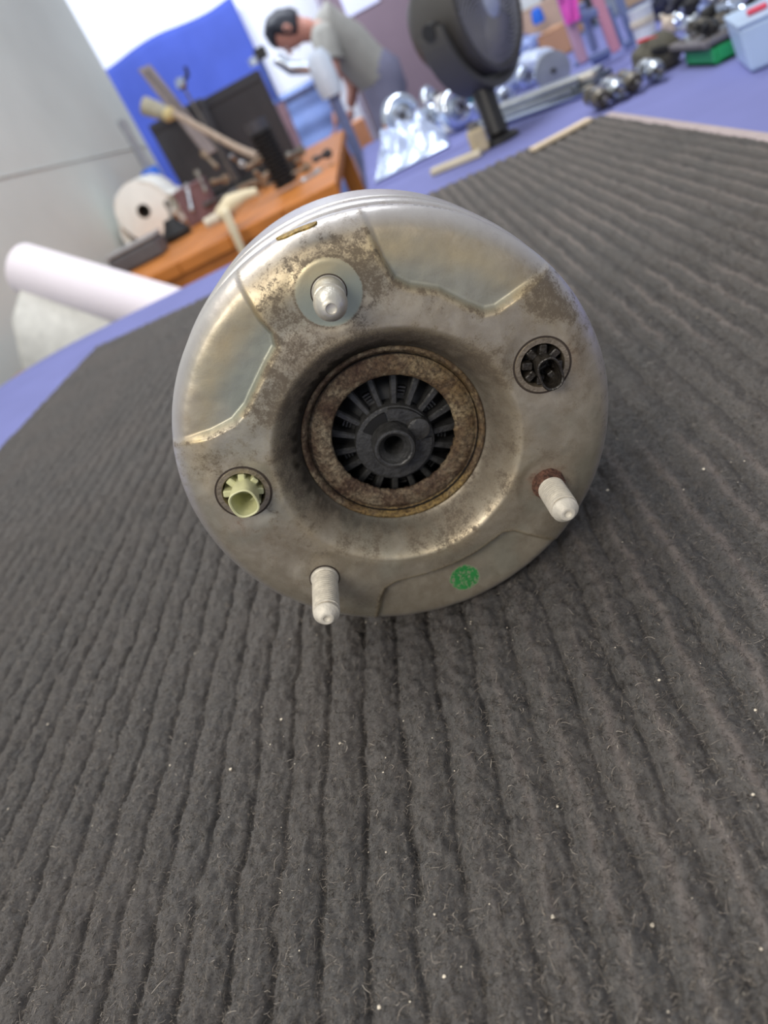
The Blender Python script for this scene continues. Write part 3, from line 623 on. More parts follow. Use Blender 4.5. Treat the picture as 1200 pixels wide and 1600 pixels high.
# the far bench of orange wood
BX0, BX1, BY0, BY1 = -1.09, -0.14, 2.06, 4.25
t = thing('workbench', 'orange wooden workbench behind the blue table, heaped with metal parts', 'workbench', ((BX0 + BX1) / 2, (BY0 + BY1) / 2, -0.8))
for k in range(6):
    x0 = BX0 + k * (BX1 - BX0) / 6; bm = bmesh.new(); box(bm, (x0 + 0.08 - (BX0 + BX1) / 2, 0, 0.78), (0.157, BY1 - BY0, 0.035)); build('plank', bm, orange_wood, t, bevel=0.003)
bm = bmesh.new(); box(bm, (0, -(BY1 - BY0) / 2 + 0.03, 0.69), (BX1 - BX0 - 0.04, 0.03, 0.14)); build('apron', bm, orange_wood, t)
for sx in (-1, 1):
    for sy in (-1, 1): bm = bmesh.new(); box(bm, (sx * 0.42, sy * 0.98, 0.38), (0.08, 0.08, 0.76)); build('leg', bm, orange_wood, t)
BZ = -0.0022
# blue tarpaulin hung on the back wall
x0, x1, z0, z1 = rect((160, 95), (470, 230), 6.9); x0 -= 0.35; x1 = at(395, 75, 6.9).x; z0 -= 0.5; z1 = at(250, 50, 6.9).z
nx_, nz_ = 90, 30; vv = []; ff = []
for j in range(nz_ + 1):
    for i in range(nx_ + 1):
        u = i / nx_; v = j / nz_; fold = 0.012 * math.sin(u * 31 + 2 * v) + 0.02 * math.sin(u * 12.5 + 1.4) + 0.004 * math.sin(u * 60 + v * 5)
        vv.append((x0 + (x1 - x0) * u, 7.06 + fold * (0.3 + 0.7 * v) + 0.0, z1 - (z1 - z0) * v - 0.02 * math.sin(u * PI * 3) * (1 - v)))
for j in range(nz_):
    for i in range(nx_): q = j * (nx_ + 1) + i; ff.append((q, q + 1, q + nx_ + 2, q + nx_ + 1))
tp = thing('tarpaulin', 'bright blue tarpaulin hung across the white back wall', 'tarp'); o = mesh_obj('sheet', vv, ff, tarp_blue, tp, True); s_ = o.modifiers.new('t', 'SOLIDIFY'); s_.thickness = 0.004
# brown panel door with white notice
x0 = at(505, 10, 6.5).x; x1 = x0 + 1.5; t = thing('door_2', None, None, (0, 0, 0)); tag(t, kind='structure')
bm = bmesh.new(); box(bm, ((x0 + x1) / 2, 6.5, 0.35), (x1 - x0, 0.05, 2.3)); build('door_leaf', bm, brown_panel, t, bevel=0.006)
bm = bmesh.new(); box(bm, (x0 - 0.02, 6.49, 0.35), (0.03, 0.08, 2.3)); build('door_frame', bm, mat('frame_grey', (150, 140, 160)), t)
a_ = at(563, 0, 6.45); bm = bmesh.new(); box(bm, (a_.x, 6.466, a_.z + 0.07), (0.26, 0.003, 0.26)); single('notice', bm, mat('notice_paper', (214, 216, 246), 0.7, var=0.02), 'white paper notice taped high on the brown door', 'paper')
# dark boards standing on the bench
def board(name, label, tl, br, y, th, m, tilt=0.0, rz=0.0):
    x0, x1, z0, z1 = rect(tl, br, y); z0 = BZ
    t = thing(name, label, 'box', ((x0 + x1) / 2, y, z0), (tilt, 0, rz)); w_, h_ = x1 - x0, z1 - z0
    bm = bmesh.new(); box(bm, (0, th / 2, h_ / 2), (w_, th, h_)); build('body', bm, m, t, bevel=0.006)
    bm = bmesh.new(); box(bm, (0, -0.004, h_ - 0.03), (w_ * .98, 0.008, 0.02)); build('rim', bm, mat('board_rim', (60, 60, 66)), t)
    for k in (-1, 1):
        bm = bmesh.new(); box(bm, (k * w_ * .3, -0.002, h_ * .5), (0.012, 0.004, h_ * .86)); build('rib', bm, m, t)
    return t
board('plastic_crate', 'dark grey crate with flat side standing left on the orange bench', (231, 197), (378, 285), 4.0, 0.1, charcoal)
board('plastic_crate', 'taller black crate standing right, behind the corrugated hose', (300, 164), (464, 243), 4.12, 0.1, mat('black_crate', (52, 51, 56), 0.6, var=0.1, scale=5))
# grey plate and wooden stick poking out of the crates
p, q = at(225, 105, 3.9), at(292, 180, 3.82); tt = tpx(250, 140, 3.8)
t = thing('sheet_metal_strip', 'wide grey-brown metal strip leaning out in front of the blue tarpaulin', 'metal strip', q)
bm = bmesh.new(); bar_bm(bm, p - q, Vector((0.02, 0, -0.18)), 26 * tt, 0.012); build('strip', bm, mat('greybrown', (158, 146, 142), 0.5, 0.3), t, bevel=0.002)
bm = bmesh.new(); bar_bm(bm, (p - q) * 0.9 + Vector((0, -0.01, 0.01)), Vector((0, -0.012, 0)), 3 * tt, 0.006); build('fold', bm, mat('greybrown2', (120, 112, 110), 0.5, 0.3), t)
p, q, q2 = at(262, 172, 3.7), at(372, 232, 3.5), at(402, 245, 3.4); tt = tpx(320, 200, 3.6)
t = thing('wooden_mallet', 'long tan wooden handle with pale head lying across the dark crates', 'mallet', q2)
bm = bmesh.new(); tube(bm, [p - q2, q - q2, Vector((0, 0, 0))], [5 * tt, 5.5 * tt, 6.5 * tt], 10); build('handle', bm, mat('tan_wood', (188, 166, 146), 0.5), t, True)
bm = bmesh.new(); h1 = at(225, 165, 3.72); h2 = at(262, 178, 3.7); tube(bm, [h1 - q2, h1 * .5 + h2 * .5 - q2, h2 - q2], [14 * tt, 13 * tt, 10 * tt], 14); o = build('head', bm, mat('pale_head', (178, 172, 150)), t, True)
bm = bmesh.new(); tube(bm, [h2 - q2 + Vector((-.01, 0, 0)), at(272, 176, 3.69) - q2], [11 * tt, 9 * tt], 14); build('collar', bm, mat('yellow_head', (214, 196, 140)), t, True)
for px, py, lab in [(283, 131, 'small bright metal clip glinting on the blue tarpaulin')]:
    c = at(px, py, 3.85); t = thing('spring_clip', lab, 'clip', c); bm = bmesh.new(); lathe(bm, [(0.0, -.02), (.02, -.02), (.026, 0), (.02, .02), (0, .02)], 16, Matrix.Rotation(1.2, 4, 'X'), cap=False); build('jaw', bm, chrome, t, True)
    bm = bmesh.new(); tube(bm, [(0.01, 0, 0), (0.045, 0.01, 0.02), (0.05, 0.01, 0.05)], 0.009, 8); build('lever', bm, black_pl, t, True)
    bm = bmesh.new(); tube(bm, [(0, 0.01, 0), (0.01, 0.02, (BZ - c.z) * .5), (0.015, 0.02, BZ - c.z)], 0.006, 8); build('stem', bm, dull_metal, t, True)
# blue-capped clear tube by the wall
c = at(249, 295, 3.62); tt = tpx(240, 260, 3.62); zc = c.z - BZ
t = thing('glue_tube', 'translucent tube with bright blue collar standing behind the white tissue roll', 'tube', (c.x, 3.62, BZ))
bm = bmesh.new(); lathe(bm, [(0, 0), (17 * tt, 0), (17 * tt, zc - .01), (13 * tt, zc), (0, zc)], 24); build('bottle', bm, mat('bottle_white', (220, 224, 224), .5), t, True)
bm = bmesh.new(); lathe(bm, [(0, zc), (15 * tt, zc), (15 * tt, zc + 28 * tt), (12 * tt, zc + 32 * tt), (0, zc + 32 * tt)], 24); build('collar', bm, mat('cap_blue', (36, 112, 232), 0.4, var=0.05), t, True)
bm = bmesh.new(); lathe(bm, [(0, zc + 32 * tt), (6 * tt, zc + 32 * tt), (5.5 * tt, zc + 90 * tt), (7 * tt, zc + 94 * tt), (6 * tt, zc + 106 * tt), (0, zc + 106 * tt)], 18); build('nozzle', bm, mat('clear_tube', (176, 178, 184), 0.3, trans=0.3, var=0.1), t, True)
# kitchen paper roll: end on, with loose sheet
c = at(243, 338, 3.35); tt = tpx(243, 338, 3.35); r = 43 * tt; c.z = max(c.z, BZ + r)
t = thing('paper_roll', 'round white tissue roll lying end-on beside the left wall', 'paper roll', c)
bm = bmesh.new(); lathe(bm, [(10 * tt, -.11), (r * .55, -.105), (r * .97, -.11), (r, -.1), (r, .1), (10 * tt, .11)], 48, Matrix.Rotation(PI / 2, 4, 'X') @ Matrix.Rotation(0.0, 4, 'Y'), closed=True); build('roll', bm, tissue, t, True)
bm = bmesh.new(); lathe(bm, [(9 * tt, -.108), (10.2 * tt, -.112), (10.2 * tt, .11), (9 * tt, .11)], 32, Matrix.Rotation(PI / 2, 4, 'X'), closed=True); build('core', bm, mat('core_card', (96, 82, 70)), t, True)
bm = bmesh.new(); lathe(bm, [(0, .05), (9.1 * tt, .05)], 24, Matrix.Rotation(PI / 2, 4, 'X'), cap=False); build('core_inside', bm, mat('core_dark', (40, 34, 30)), t)
def ribbon(pts, y0_, y1_, th=0.002):
    vs = []; fs = []
    for (x_, z_) in pts: vs += [(x_, y0_, z_), (x_, y1_, z_ + 0.004)]
    for k in range(len(pts) - 1): fs.append((2 * k, 2 * k + 1, 2 * k + 3, 2 * k + 2))
    return vs, fs
vs, fs = ribbon([(r * math.cos(q), r * math.sin(q)) for q in [2.2, 2.5, 2.8, 3.1]] + [(-r - 0.02, -r * .35), (-r - .02, -r * .7), (-r + .02, -r * .95)], -.105, .1)
o = mesh_obj('loose_sheet', vs, fs, tissue, t, True); s_ = o.modifiers.new('t', 'SOLIDIFY'); s_.thickness = 0.003; s_.offset = 1
vs, fs = ribbon([(r * math.cos(q), r * math.sin(q)) for q in [1.2, .8, .45, .2]] + [(r * 1.22, r * .02), (r * 1.2, -r * .35), (r * .95, -r * .45), (r * 1.12, -r * .8)], -.105, .1)
o = mesh_obj('torn_end', vs, fs, tissue, t, True); s_ = o.modifiers.new('t', 'SOLIDIFY'); s_.thickness = 0.004; s_.offset = 1
# dark case in front of it
c = gr(225, 418, BZ); c.y = 2.5; c.x = at(222, 405, 2.5).x
t = thing('tool_case', 'low dark grey case at the near left corner of the bench', 'case', (c.x, c.y, BZ), (0, 0, 0.1)); tt = tpx(225, 405, 2.5)
bm = bmesh.new(); box(bm, (0, 0, 14 * tt), (84 * tt, 0.14, 28 * tt)); build('body', bm, mat('case_grey', (84, 86, 92), 0.5), t, bevel=0.012, seg=3)
bm = bmesh.new(); box(bm, (0, 0, 30.5 * tt), (86 * tt, 0.145, 4 * tt)); build('lid', bm, mat('case_lid', (150, 150, 152), 0.5), t, bevel=0.004)
# plum box and black bracket behind
x0, x1, z0, z1 = rect((283, 338), (345, 352), 2.95); box_thing('carton', 'small plum brown carton behind the cream clamp', 'box', ((x0 + x1) / 2, 3.05, BZ), (x1 - x0, 0.16, 0.12), 0.1, mat('plum', (122, 92, 96), 0.7))
c = at(280, 372, 2.75); bm = bmesh.new(); lathe(bm, [(0.0, 0), (.05, 0), (.055, .02), (.03, .05), (.02, .07), (0, .07)], 20, Matrix.Translation((c.x, 2.75, BZ)), cap=False); single('rubber_stop', bm, black_rub, 'black rubber stop under the white tissue roll', 'rubber part', smooth=True)
# cream clamp hanging over the bench front
c = gr(352, 345, BZ); c = Vector((at(355, 335, 2.12).x, 2.12, BZ)); tt = tpx(355, 335, 2.12)
t = thing('bar_clamp', 'cream plastic clamp with a long stem standing at the front of the bench', 'clamp', c)
P_ = lambda px, py, dy=0: at(px, py, 2.12 + dy) - c
bm = bmesh.new(); tube(bm, [P_(350, 338), P_(362, 318), P_(385, 305), P_(402, 300)], [16 * tt, 15 * tt, 9 * tt, 7 * tt], 12); build('jaw', bm, cream, t, True)
f_ = P_(352, 336); bm = bmesh.new(); tube(bm, [(f_.x, 0.01, 0.0), (f_.x, 0.005, f_.z * .6), f_], [9 * tt, 6 * tt, 8 * tt], 12); build('foot', bm, cream, t, True)
bm = bmesh.new(); tube(bm, [P_(322, 350), P_(345, 338)], [8 * tt, 9 * tt], 12); build('pad', bm, mat('pad_cream', (210, 200, 180)), t, True)
bm = bmesh.new(); tube(bm, [P_(352, 330, -.0), P_(354, 336, -.13), P_(378, 390, -.13), P_(386, 404, -.13)], [8 * tt, 6.5 * tt, 5.5 * tt, 5 * tt], 10); build('stem', bm, cream, t, True)
# corrugated black hose
p, q = at(405, 204, 2.5), at(450, 293, 2.5); q.z = max(q.z, BZ + 0.012); n = 14; tt = tpx(420, 250, 2.5); prof = []
L_ = (p - q).length
for k in range(n): prof += [(15 * tt, L_ * (k + .1) / n), (21 * tt, L_ * (k + .4) / n), (21 * tt, L_ * (k + .6) / n), (15 * tt, L_ * (k + .9) / n)]
t = thing('corrugated_boot', 'black corrugated rubber boot standing at the right of the bench', 'rubber boot', q); bm = bmesh.new(); lathe(bm, prof, 28, along((0, 0, 0), p - q)); build('bellows', bm, black_rub, t, True)
bm = bmesh.new(); lathe(bm, [(10 * tt, L_), (17 * tt, L_), (17 * tt, L_ + .03), (10 * tt, L_ + .03)], 28, along((0, 0, 0), p - q), closed=True); build('collar', bm, dark_grey, t, True)
# heap of loose parts on the bench
heap = [((448, 245), (470, 236), 11, 'tan brass-coloured bushing right of the black boot, near the pink pole foot'), ((472, 285), (498, 270), 10, 'pale grey bracket at the right end of the bench'), ((490, 250), (512, 240), 10, 'cream hose end at the far right of the bench'), ((500, 275), (520, 262), 9, 'dark ring fitting at the right bench end'), ((270, 345), (262, 318), 8, 'dark upright peg right of the white tissue roll'), ((300, 330), (292, 292), 7, 'short upright steel bolt left in the metal heap'), ((318, 322), (372, 296), 8, 'long grey control lever lying along the front of the heap'), ((372, 296), (420, 272), 9, 'grey lever arm lying right of the long lever'),
        ((322, 300), (308, 270), 6, 'thin steel pin leaning back in the middle of the heap'), ((360, 243), (378, 256), 7, 'small bright cylinder just below the wooden handle'), ((385, 262), (405, 250), 9, 'stubby ball joint beside the black boot'), ((395, 285), (425, 292), 8, 'grey bushing at the foot of the black boot'),
        ((340, 262), (318, 240), 7, 'dark threaded rod leaning on the left crate'), ((378, 300), (405, 310), 10, 'pale worn flange in front of the heap'), ((330, 285), (352, 280), 9, 'dark cast knuckle in the heap'), ((455, 275), (480, 262), 9, 'brownish fitting right of the black boot'), ((462, 250), (484, 262), 8, 'tan hose fitting at the bench far right'), ((398, 268), (412, 280), 8, 'grey nut at the left of the black boot')]
for i, (a_, b_, w_, lab) in enumerate(heap):
    y_ = min(2.9, max(2.45, gr(a_[0], a_[1], BZ + .04).y)) + 0.03 * (i % 4); pa, pb = at(a_[0], a_[1], y_), at(b_[0], b_[1], y_ + 0.05); tt = tpx(*a_, y_); c = (pa + pb) / 2
    t = thing('metal_part', lab, 'metal part', c); mm = [dull_metal, alu, mat('dark_steel', (92, 90, 90), 0.4, 0.7, var=0.3), mat('brown_steel', (150, 132, 112), 0.5, 0.4, var=0.3)][i % 4 if i < 10 else 3]
    bm = bmesh.new(); M_ = along((0, 0, 0), pb - pa); L_ = (pb - pa).length; r_ = w_ * tt * .5
    lathe(bm, [(r_ * .7, -L_ / 2), (r_, -L_ / 2 + r_ * .4), (r_, -L_ / 4), (r_ * .7, -L_ / 5), (r_ * .7, L_ / 4), (r_ * 1.1, L_ / 4 + .002), (r_ * 1.1, L_ / 2)], 14, M_); build('shank', bm, mm, t, True)
    bm = bmesh.new(); lathe(bm, [(r_ * .8, -r_ * .6), (r_ * 1.5, -r_ * .6), (r_ * 1.5, r_ * .6), (r_ * .8, r_ * .6)], 16, Matrix.Translation((pb - pa) * .5) @ Matrix.Rotation(PI / 2, 4, 'X'), closed=True); build('eye', bm, mm, t, True)
# a low dark tray beneath the heap carries it
x0 = at(300, 320, 2.8).x; x1 = at(440, 300, 2.8).x
box_thing('parts_tray', 'shallow black tray behind the heap of metal parts', 'tray', ((x0 + x1) / 2, 3.3, BZ), (x1 - x0 + .1, 0.3, 0.05), 0, black_pl, open_=True)
# big white paper tube behind the table corner
p, q = at(38, 420, 2.02), at(300, 500, 1.80); rad = 40 * tpx(150, 450, 1.95)
t = thing('paper_tube', 'big roll of white paper leaning behind the far left table corner', 'paper roll', q)
bm = bmesh.new(); M_ = along((0, 0, 0), p - q); L_ = (p - q).length
lathe(bm, [(rad * .93, L_), (rad, L_ - .004), (rad, 0), (rad * .9, 0), (rad * .9, L_ - .03)], 48, M_, closed=True); build('roll', bm, white_paper, t, True)
vs = []; fs = []
for k in range(13):                                   # loose outer turn hanging under the tube
    u = k / 12; a_ = (p - q) * (1.0 - 0.6 * u); low = at(18 + 120 * u, 500 + 60 * u, 1.93 - .03 * u) - q
    low2 = at(28 + 130 * u, 610 - 15 * u, 1.9 - .03 * u) - q
    vs += [tuple(a_ + Vector((0, -rad * .9, -rad * .4))), tuple(low), tuple(low2 + Vector((0, 0, -.05)))]
for k in range(12):
    for j in range(2): fs.append((k * 3 + j, k * 3 + j + 1, k * 3 + j + 4, k * 3 + j + 3))
o = mesh_obj('loose_end', vs, fs, mat('paper_shade', (226, 226, 220), 0.85), t, True); s_ = o.modifiers.new('t', 'SOLIDIFY'); s_.thickness = 0.002
# stand with knob and blue pole
p, q = at(405, 92, 4.9), at(468, 238, 4.9); t = thing('tripod_stand', 'slim blue pole with a black clamp knob standing left of the person', 'stand', (q.x, 4.9, -0.8)); b0 = Vector((q.x, 4.9, -0.8))
bm = bmesh.new(); tube(bm, [p - b0, at(436, 162, 4.9) - b0], 0.016, 10); build('upper_tube', bm, mat('pole_blue', (96, 120, 200), 0.3, 0.5), t, True)
bm = bmesh.new(); tube(bm, [at(436, 162, 4.9) - b0, at(468, 238, 4.9) - b0, Vector((0.05, 0, 0))], 0.034, 12); build('lower_tube', bm, mat('pole_pink', (196, 160, 170), 0.4, 0.2), t, True)
bm = bmesh.new(); box(bm, p - b0 + Vector((.02, 0, .02)), (.07, .05, .06)); build('clamp_knob', bm, black_pl, t, bevel=.008)
bm = bmesh.new(); lathe(bm, [(0, 0), (.03, 0), (.03, .04), (0, .04)], 16, Matrix.Translation(p - b0 + Vector((-.03, -.02, -.02)))); build('clamp_jaw', bm, chrome, t, True)
for k in range(3):
    q_ = 2 * PI * k / 3; bm = bmesh.new(); tube(bm, [(0.05, 0, 0.3), (.05 + .3 * math.cos(q_), .3 * math.sin(q_), 0.0)], .012, 8); build('leg', bm, dark_grey, t, True)

# ------------------------------------------------------------------ the person bending over at the back
PY = 5.0
def W(px, py, dy=0.0): return at(px, py, PY + dy)
root = thing('person', 'person in a grey T-shirt and grey trousers bending forward at the back of the workshop', 'person', (W(600, 200).x, PY, -0.8))
R0 = root.location.copy()
def skin(name, joints, edges, m, root_i=0, sub=2, parent=root):
    me = bpy.data.meshes.new(name); me.from_pydata([tuple(Vector(j[0]) - R0) for j in joints], edges, []); me.update()
    o = bpy.data.objects.new(name, me); COL.objects.link(o); o.parent = parent
    sm = o.modifiers.new('skin', 'SKIN'); sm.use_smooth_shade = True
    sv = me.skin_vertices[0].data
    for i, j in enumerate(joints):
        r_ = j[1]; sv[i].radius = (r_, r_) if not hasattr(r_, '__len__') else r_
    sv[root_i].use_root = True
    ss = o.modifiers.new('sub', 'SUBSURF'); ss.levels = sub; ss.render_levels = sub
    me.materials.append(m); return o
skin_m = mat('skin', (198, 140, 124), 0.5, var=0.06, scale=10); shirt = mat('grey_shirt', (160, 158, 152), 0.85, var=0.08, scale=12); trousers = mat('grey_trousers', (128, 128, 152), 0.85, var=0.1, scale=10)
hip = W(588, 112, .0); neck = W(497, 46, -.02); head = W(461, 47, -.02)
shl = W(508, 60, -.17); shr = W(505, 55, .17)
# body: one continuous surface (trunk, neck, head, arms with hands' palms, legs)
hipl = hip + Vector((0.0, -.1, -.04)); hipr = hip + Vector((0.0, .1, -.04))
kneel = hipl + Vector((-.06, -.03, -.44)); kneer = hipr + Vector((.05, .03, -.44)); ankl = Vector((hip.x + .02, PY - .15, -.72)); ankr = Vector((hip.x + .16, PY + .15, -.72))
elb = W(523, 118, -.24); wri = W(524, 172, -.26); elb2 = W(552, 130, .16) ; wri2 = W(548, 170, .1)
mid = (hip + neck) / 2 + Vector((0, 0, .05))
J = [(hip, .085), (mid, .095), (neck + Vector((.06, 0, .01)), .08), (neck, .055), (head, .075), (shl, .045), (elb, .042), (wri, .03), (shr, .045), (elb2, .045), (wri2, .03), (hipl, .05), (kneel, .04), (ankl, .035), (hipr, .05), (kneer, .04), (ankr, .035), (ankl + Vector((-.13, 0, -.05)), .035), (ankr + Vector((-.13, 0, -.05)), .035)]
Ed = [(0, 1), (1, 2), (2, 3), (3, 4), (2, 5), (5, 6), (6, 7), (2, 8), (8, 9), (9, 10), (0, 11), (11, 12), (12, 13), (13, 17), (0, 14), (14, 15), (15, 16), (16, 18)]
skin('body', J, Ed, skin_m)
# clothes follow the body slightly outside it
bm = bmesh.new(); nb = neck + Vector((.07, 0, .01))
def ring_tube(bm, pts, rs, flat=1.0, n=20):
    # rings (rx across y, rz thickness) along a path
    rings = []
    for k, p in enumerate(pts):
        t_ = (pts[min(k + 1, len(pts) - 1)] - pts[max(k - 1, 0)]).normalized(); sy = Vector((0, 1, 0)); sy = (sy - t_ * sy.dot(t_)).normalized(); sz = t_.cross(sy)
        rings.append([bm.verts.new(p - R0 + sy * rs[k][0] * math.cos(2 * PI * q / n) + sz * rs[k][1] * math.sin(2 * PI * q / n)) for q in range(n)])
    for a_, b_ in zip(rings, rings[1:]):
        for q in range(n): bm.faces.new((a_[q], a_[(q + 1) % n], b_[(q + 1) % n], b_[q]))
    bm.faces.new(rings[0][::-1]); bm.faces.new(rings[-1])
hd_ = (neck - hip).normalized()
ring_tube(bm, [hip - hd_ * .03 + Vector((0, 0, -.02)), hip + hd_ * .08, mid - hd_ * .03, mid + hd_ * .1, nb, neck + hd_ * -.015], [(.175, .13), (.17, .125), (.175, .125), (.19, .12), (.17, .1), (.075, .065)])
for s0, e0_ in ((shl, elb), (shr, elb2)):
    ring_tube(bm, [s0 * .8 + nb * .2, s0, s0 * .6 + e0_ * .4, s0 * .35 + e0_ * .65], [(.07, .08), (.075, .08), (.068, .07), (.07, .075)])
build('shirt', bm, shirt, root, True)
bm = bmesh.new(); ring_tube(bm, [hip + hd_ * .06, hip + hd_ * .0 + Vector((.015, 0, -.02)), hip + Vector((.01, 0, -.12)), hip + Vector((0, 0, -.2))], [(.165, .12), (.175, .135), (.175, .13), (.14, .1)])
for hq, kq, aq in ((hipl, kneel, ankl), (hipr, kneer, ankr)):
    ring_tube(bm, [hq + Vector((0, 0, -.03)), hq * .6 + kq * .4, kq, kq * .5 + aq * .5, aq + Vector((0, 0, .02))], [(.09, .11), (.088, .1), (.075, .082), (.07, .078), (.066, .07)])
build('trousers', bm, trousers, root, True)
# head: face looking down to the left, short black hair
hd = bmesh.new(); bmesh.ops.create_uvsphere(hd, u_segments=28, v_segments=18, radius=1)
ax = (head - neck).normalized(); fwd = Vector((-.45, 0, -.9)); fwd = (fwd - ax * fwd.dot(ax)).normalized(); sd_ = ax.cross(fwd)
hc = head + ax * .045
HM = Matrix((sd_ * .076, fwd * .096, ax * .118)).transposed().to_4x4()
for v in hd.verts:
    x_, y_, z_ = v.co
    if y_ > 0 and z_ < 0: v.co.x *= 1 - .25 * y_ * -z_
    if z_ < -.2: v.co.y *= 0.93
bmesh.ops.transform(hd, matrix=Matrix.Translation(hc - R0) @ HM, verts=hd.verts[:]); build('head', hd, skin_m, root, True)
HMr = Matrix((sd_, fwd, ax)).transposed()
def hp(x_, y_, z_): return hc - R0 + HMr @ Vector((x_, y_, z_))
bm = bmesh.new(); tube(bm, [hp(0, .09, .02), hp(0, .112, -.012), hp(0, .1, -.02)], [.007, .012, .008], 10); build('nose', bm, skin_m, root, True)
for s in (-1, 1):
    bm = bmesh.new(); lathe(bm, [(0, 0), (.012, .002), (.014, .006), (.006, .01), (0, .009)], 12, Matrix.Translation(hp(s * .03, .083, .012)) @ (HMr @ Matrix.Rotation(-PI / 2, 3, 'X')).to_4x4(), cap=False); build('eye', bm, mat('eye_white', (230, 230, 230), .2), root, True)
    bm = bmesh.new(); lathe(bm, [(0, 0), (.03, .0), (.033, .008), (.018, .013), (0, .006)], 14, Matrix.Translation(hp(s * .072, -.005, -.005)) @ (HMr @ Matrix.Rotation(s * PI / 2, 3, 'Y')).to_4x4() @ Matrix.Diagonal((.9, .7, 1, 1)), cap=False); build('ear', bm, skin_m, root, True)
bm = bmesh.new(); tube(bm, [hp(-.024, .082, -.05), hp(0, .089, -.052), hp(.024, .082, -.05)], [.003, .007, .003], 8); build('mouth', bm, mat('lips', (170, 100, 96)), root, True)
hb = bmesh.new(); bmesh.ops.create_uvsphere(hb, u_segments=28, v_segments=18, radius=1)
dele = [v for v in hb.verts if (v.co.y > .35 and v.co.z < .45) or (v.co.z < -.55)]
bmesh.ops.delete(hb, geom=dele, context='VERTS')
for v in hb.verts: v.co *= 1.1 + .05 * math.sin(9 * v.co.x + 7 * v.co.z) * math.sin(8 * v.co.y)
bmesh.ops.transform(hb, matrix=Matrix.Translation(hc - R0) @ HM, verts=hb.verts[:]); o = build('hair', hb, mat('black_hair', (26, 28, 42), .45, var=.3, scale=60), root, True); s_ = o.modifiers.new('t', 'SOLIDIFY'); s_.thickness = .012; s_.offset = -1
# hands: palm with four fingers and a thumb, relaxed
def hand(wr, d_, nm='hand'):
    d_ = Vector(d_).normalized(); side_ = d_.cross(Vector((0, 1, 0))).normalized(); nrm_ = Vector((0, 1, 0))
    J = [(wr, .026), (wr + d_ * .045, (.034, .018)), (wr + d_ * .085, (.036, .016))]; E_ = [(0, 1), (1, 2)]
    skin(nm, J, E_, skin_m)
    for i, L_ in enumerate((.068, .078, .073, .056)):
        b_ = wr + d_ * .078 + nrm_ * ((i - 1.5) * .019); c_ = side_ * -.3
        skin('finger', [(b_, .0095), (b_ + (d_ + c_ * .3).normalized() * L_ * .45, .009), (b_ + (d_ + c_).normalized() * L_ * .78, .008), (b_ + (d_ + c_ * 2).normalized() * L_, .007)], [(0, 1), (1, 2), (2, 3)], skin_m, sub=1)
    b_ = wr + d_ * .025 - nrm_ * .022
    skin('thumb', [(b_, .012), (b_ + (d_ - nrm_ * .9).normalized() * .035, .0105), (b_ + (d_ * 1.2 - nrm_ * .7).normalized() * .065, .009)], [(0, 1), (1, 2)], skin_m, sub=1)
hand(wri, wri - elb); hand(wri2, wri2 - elb2)
for k, an in enumerate((ankl, ankr)):
    bm = bmesh.new(); vs = []
    pr = [(-.2, .012, .03), (-.16, .042, .05), (-.06, .045, .07), (0, .04, .1), (.05, .038, .1), (.075, .028, .05)]; rings = []
    for x_, w_, h_ in pr: rings.append([bm.verts.new(an - R0 + Vector((x_, w_ * math.cos(q), -.08 + .005 + (h_ * math.sin(q) if q <= PI else 0)))) for q in [PI * j / 8 for j in range(9)]])
    for a_, b_ in zip(rings, rings[1:]):
        for j in range(9): bm.faces.new((a_[j], a_[(j + 1) % 9], b_[(j + 1) % 9], b_[j]))
    bm.faces.new(rings[0]); bm.faces.new(rings[-1][::-1]); build('shoe', bm, black_rub, root, True)
# white machine he leans over, blue drum, boxes on the floor level
def stool(name, label, cat, px, py, y, w_, h_, m): 
    c = at(px, py, y); t = thing(name, label, cat, (c.x, y, -0.8)); return t, c
c = at(478, 172, 6.25); t = thing('blue_barrel', 'pale blue plastic barrel standing beyond the person', 'barrel', (c.x, 6.25, -0.8)); hh = c.z + .8 + .16
bm = bmesh.new(); pr = [(0, 0), (.2, 0)]
for k in range(7): pr += [(.2, hh * (k + .1) / 7), (.215, hh * (k + .35) / 7), (.215, hh * (k + .6) / 7), (.2, hh * (k + .85) / 7)]
lathe(bm, pr + [(.19, hh), (.17, hh), (.17, hh - .05), (0, hh - .05)], 36, cap=False); build('body', bm, mat('pale_blue_plastic', (128, 150, 206), .4, var=.15, scale=6), t, True)
bm = bmesh.new(); lathe(bm, [(.205, hh - .06), (.225, hh - .06), (.225, hh - .03), (.205, hh - .03)], 36, closed=True); build('rim_band', bm, mat('band_dark', (80, 86, 120), .4), t, True)
c = at(507, 118, 4.45); t = thing('standing_machine', 'white cylindrical machine head in front of the bending person', 'machine', (c.x, 4.45, c.z))
bm = bmesh.new(); lathe(bm, [(0, -.1), (.055, -.1), (.065, -.06), (.065, .08), (.04, .12), (0, .12)], 24, cap=False); build('housing', bm, mat('machine_white', (226, 236, 250), .3, var=.02), t, True)
bm = bmesh.new(); tube(bm, [(-.05, 0, .06), (-.14, 0, .1), (-.19, 0, .17)], [.03, .035, .03], 12); build('nozzle', bm, chrome, t, True)
bm = bmesh.new(); tube(bm, [(0, 0, -.1), (0, 0.05, -.5), (0, .05, -.8 - c.z)], [.03, .03, .12], 12); build('column', bm, mat('grey_column', (120, 130, 170), .5), t, True)
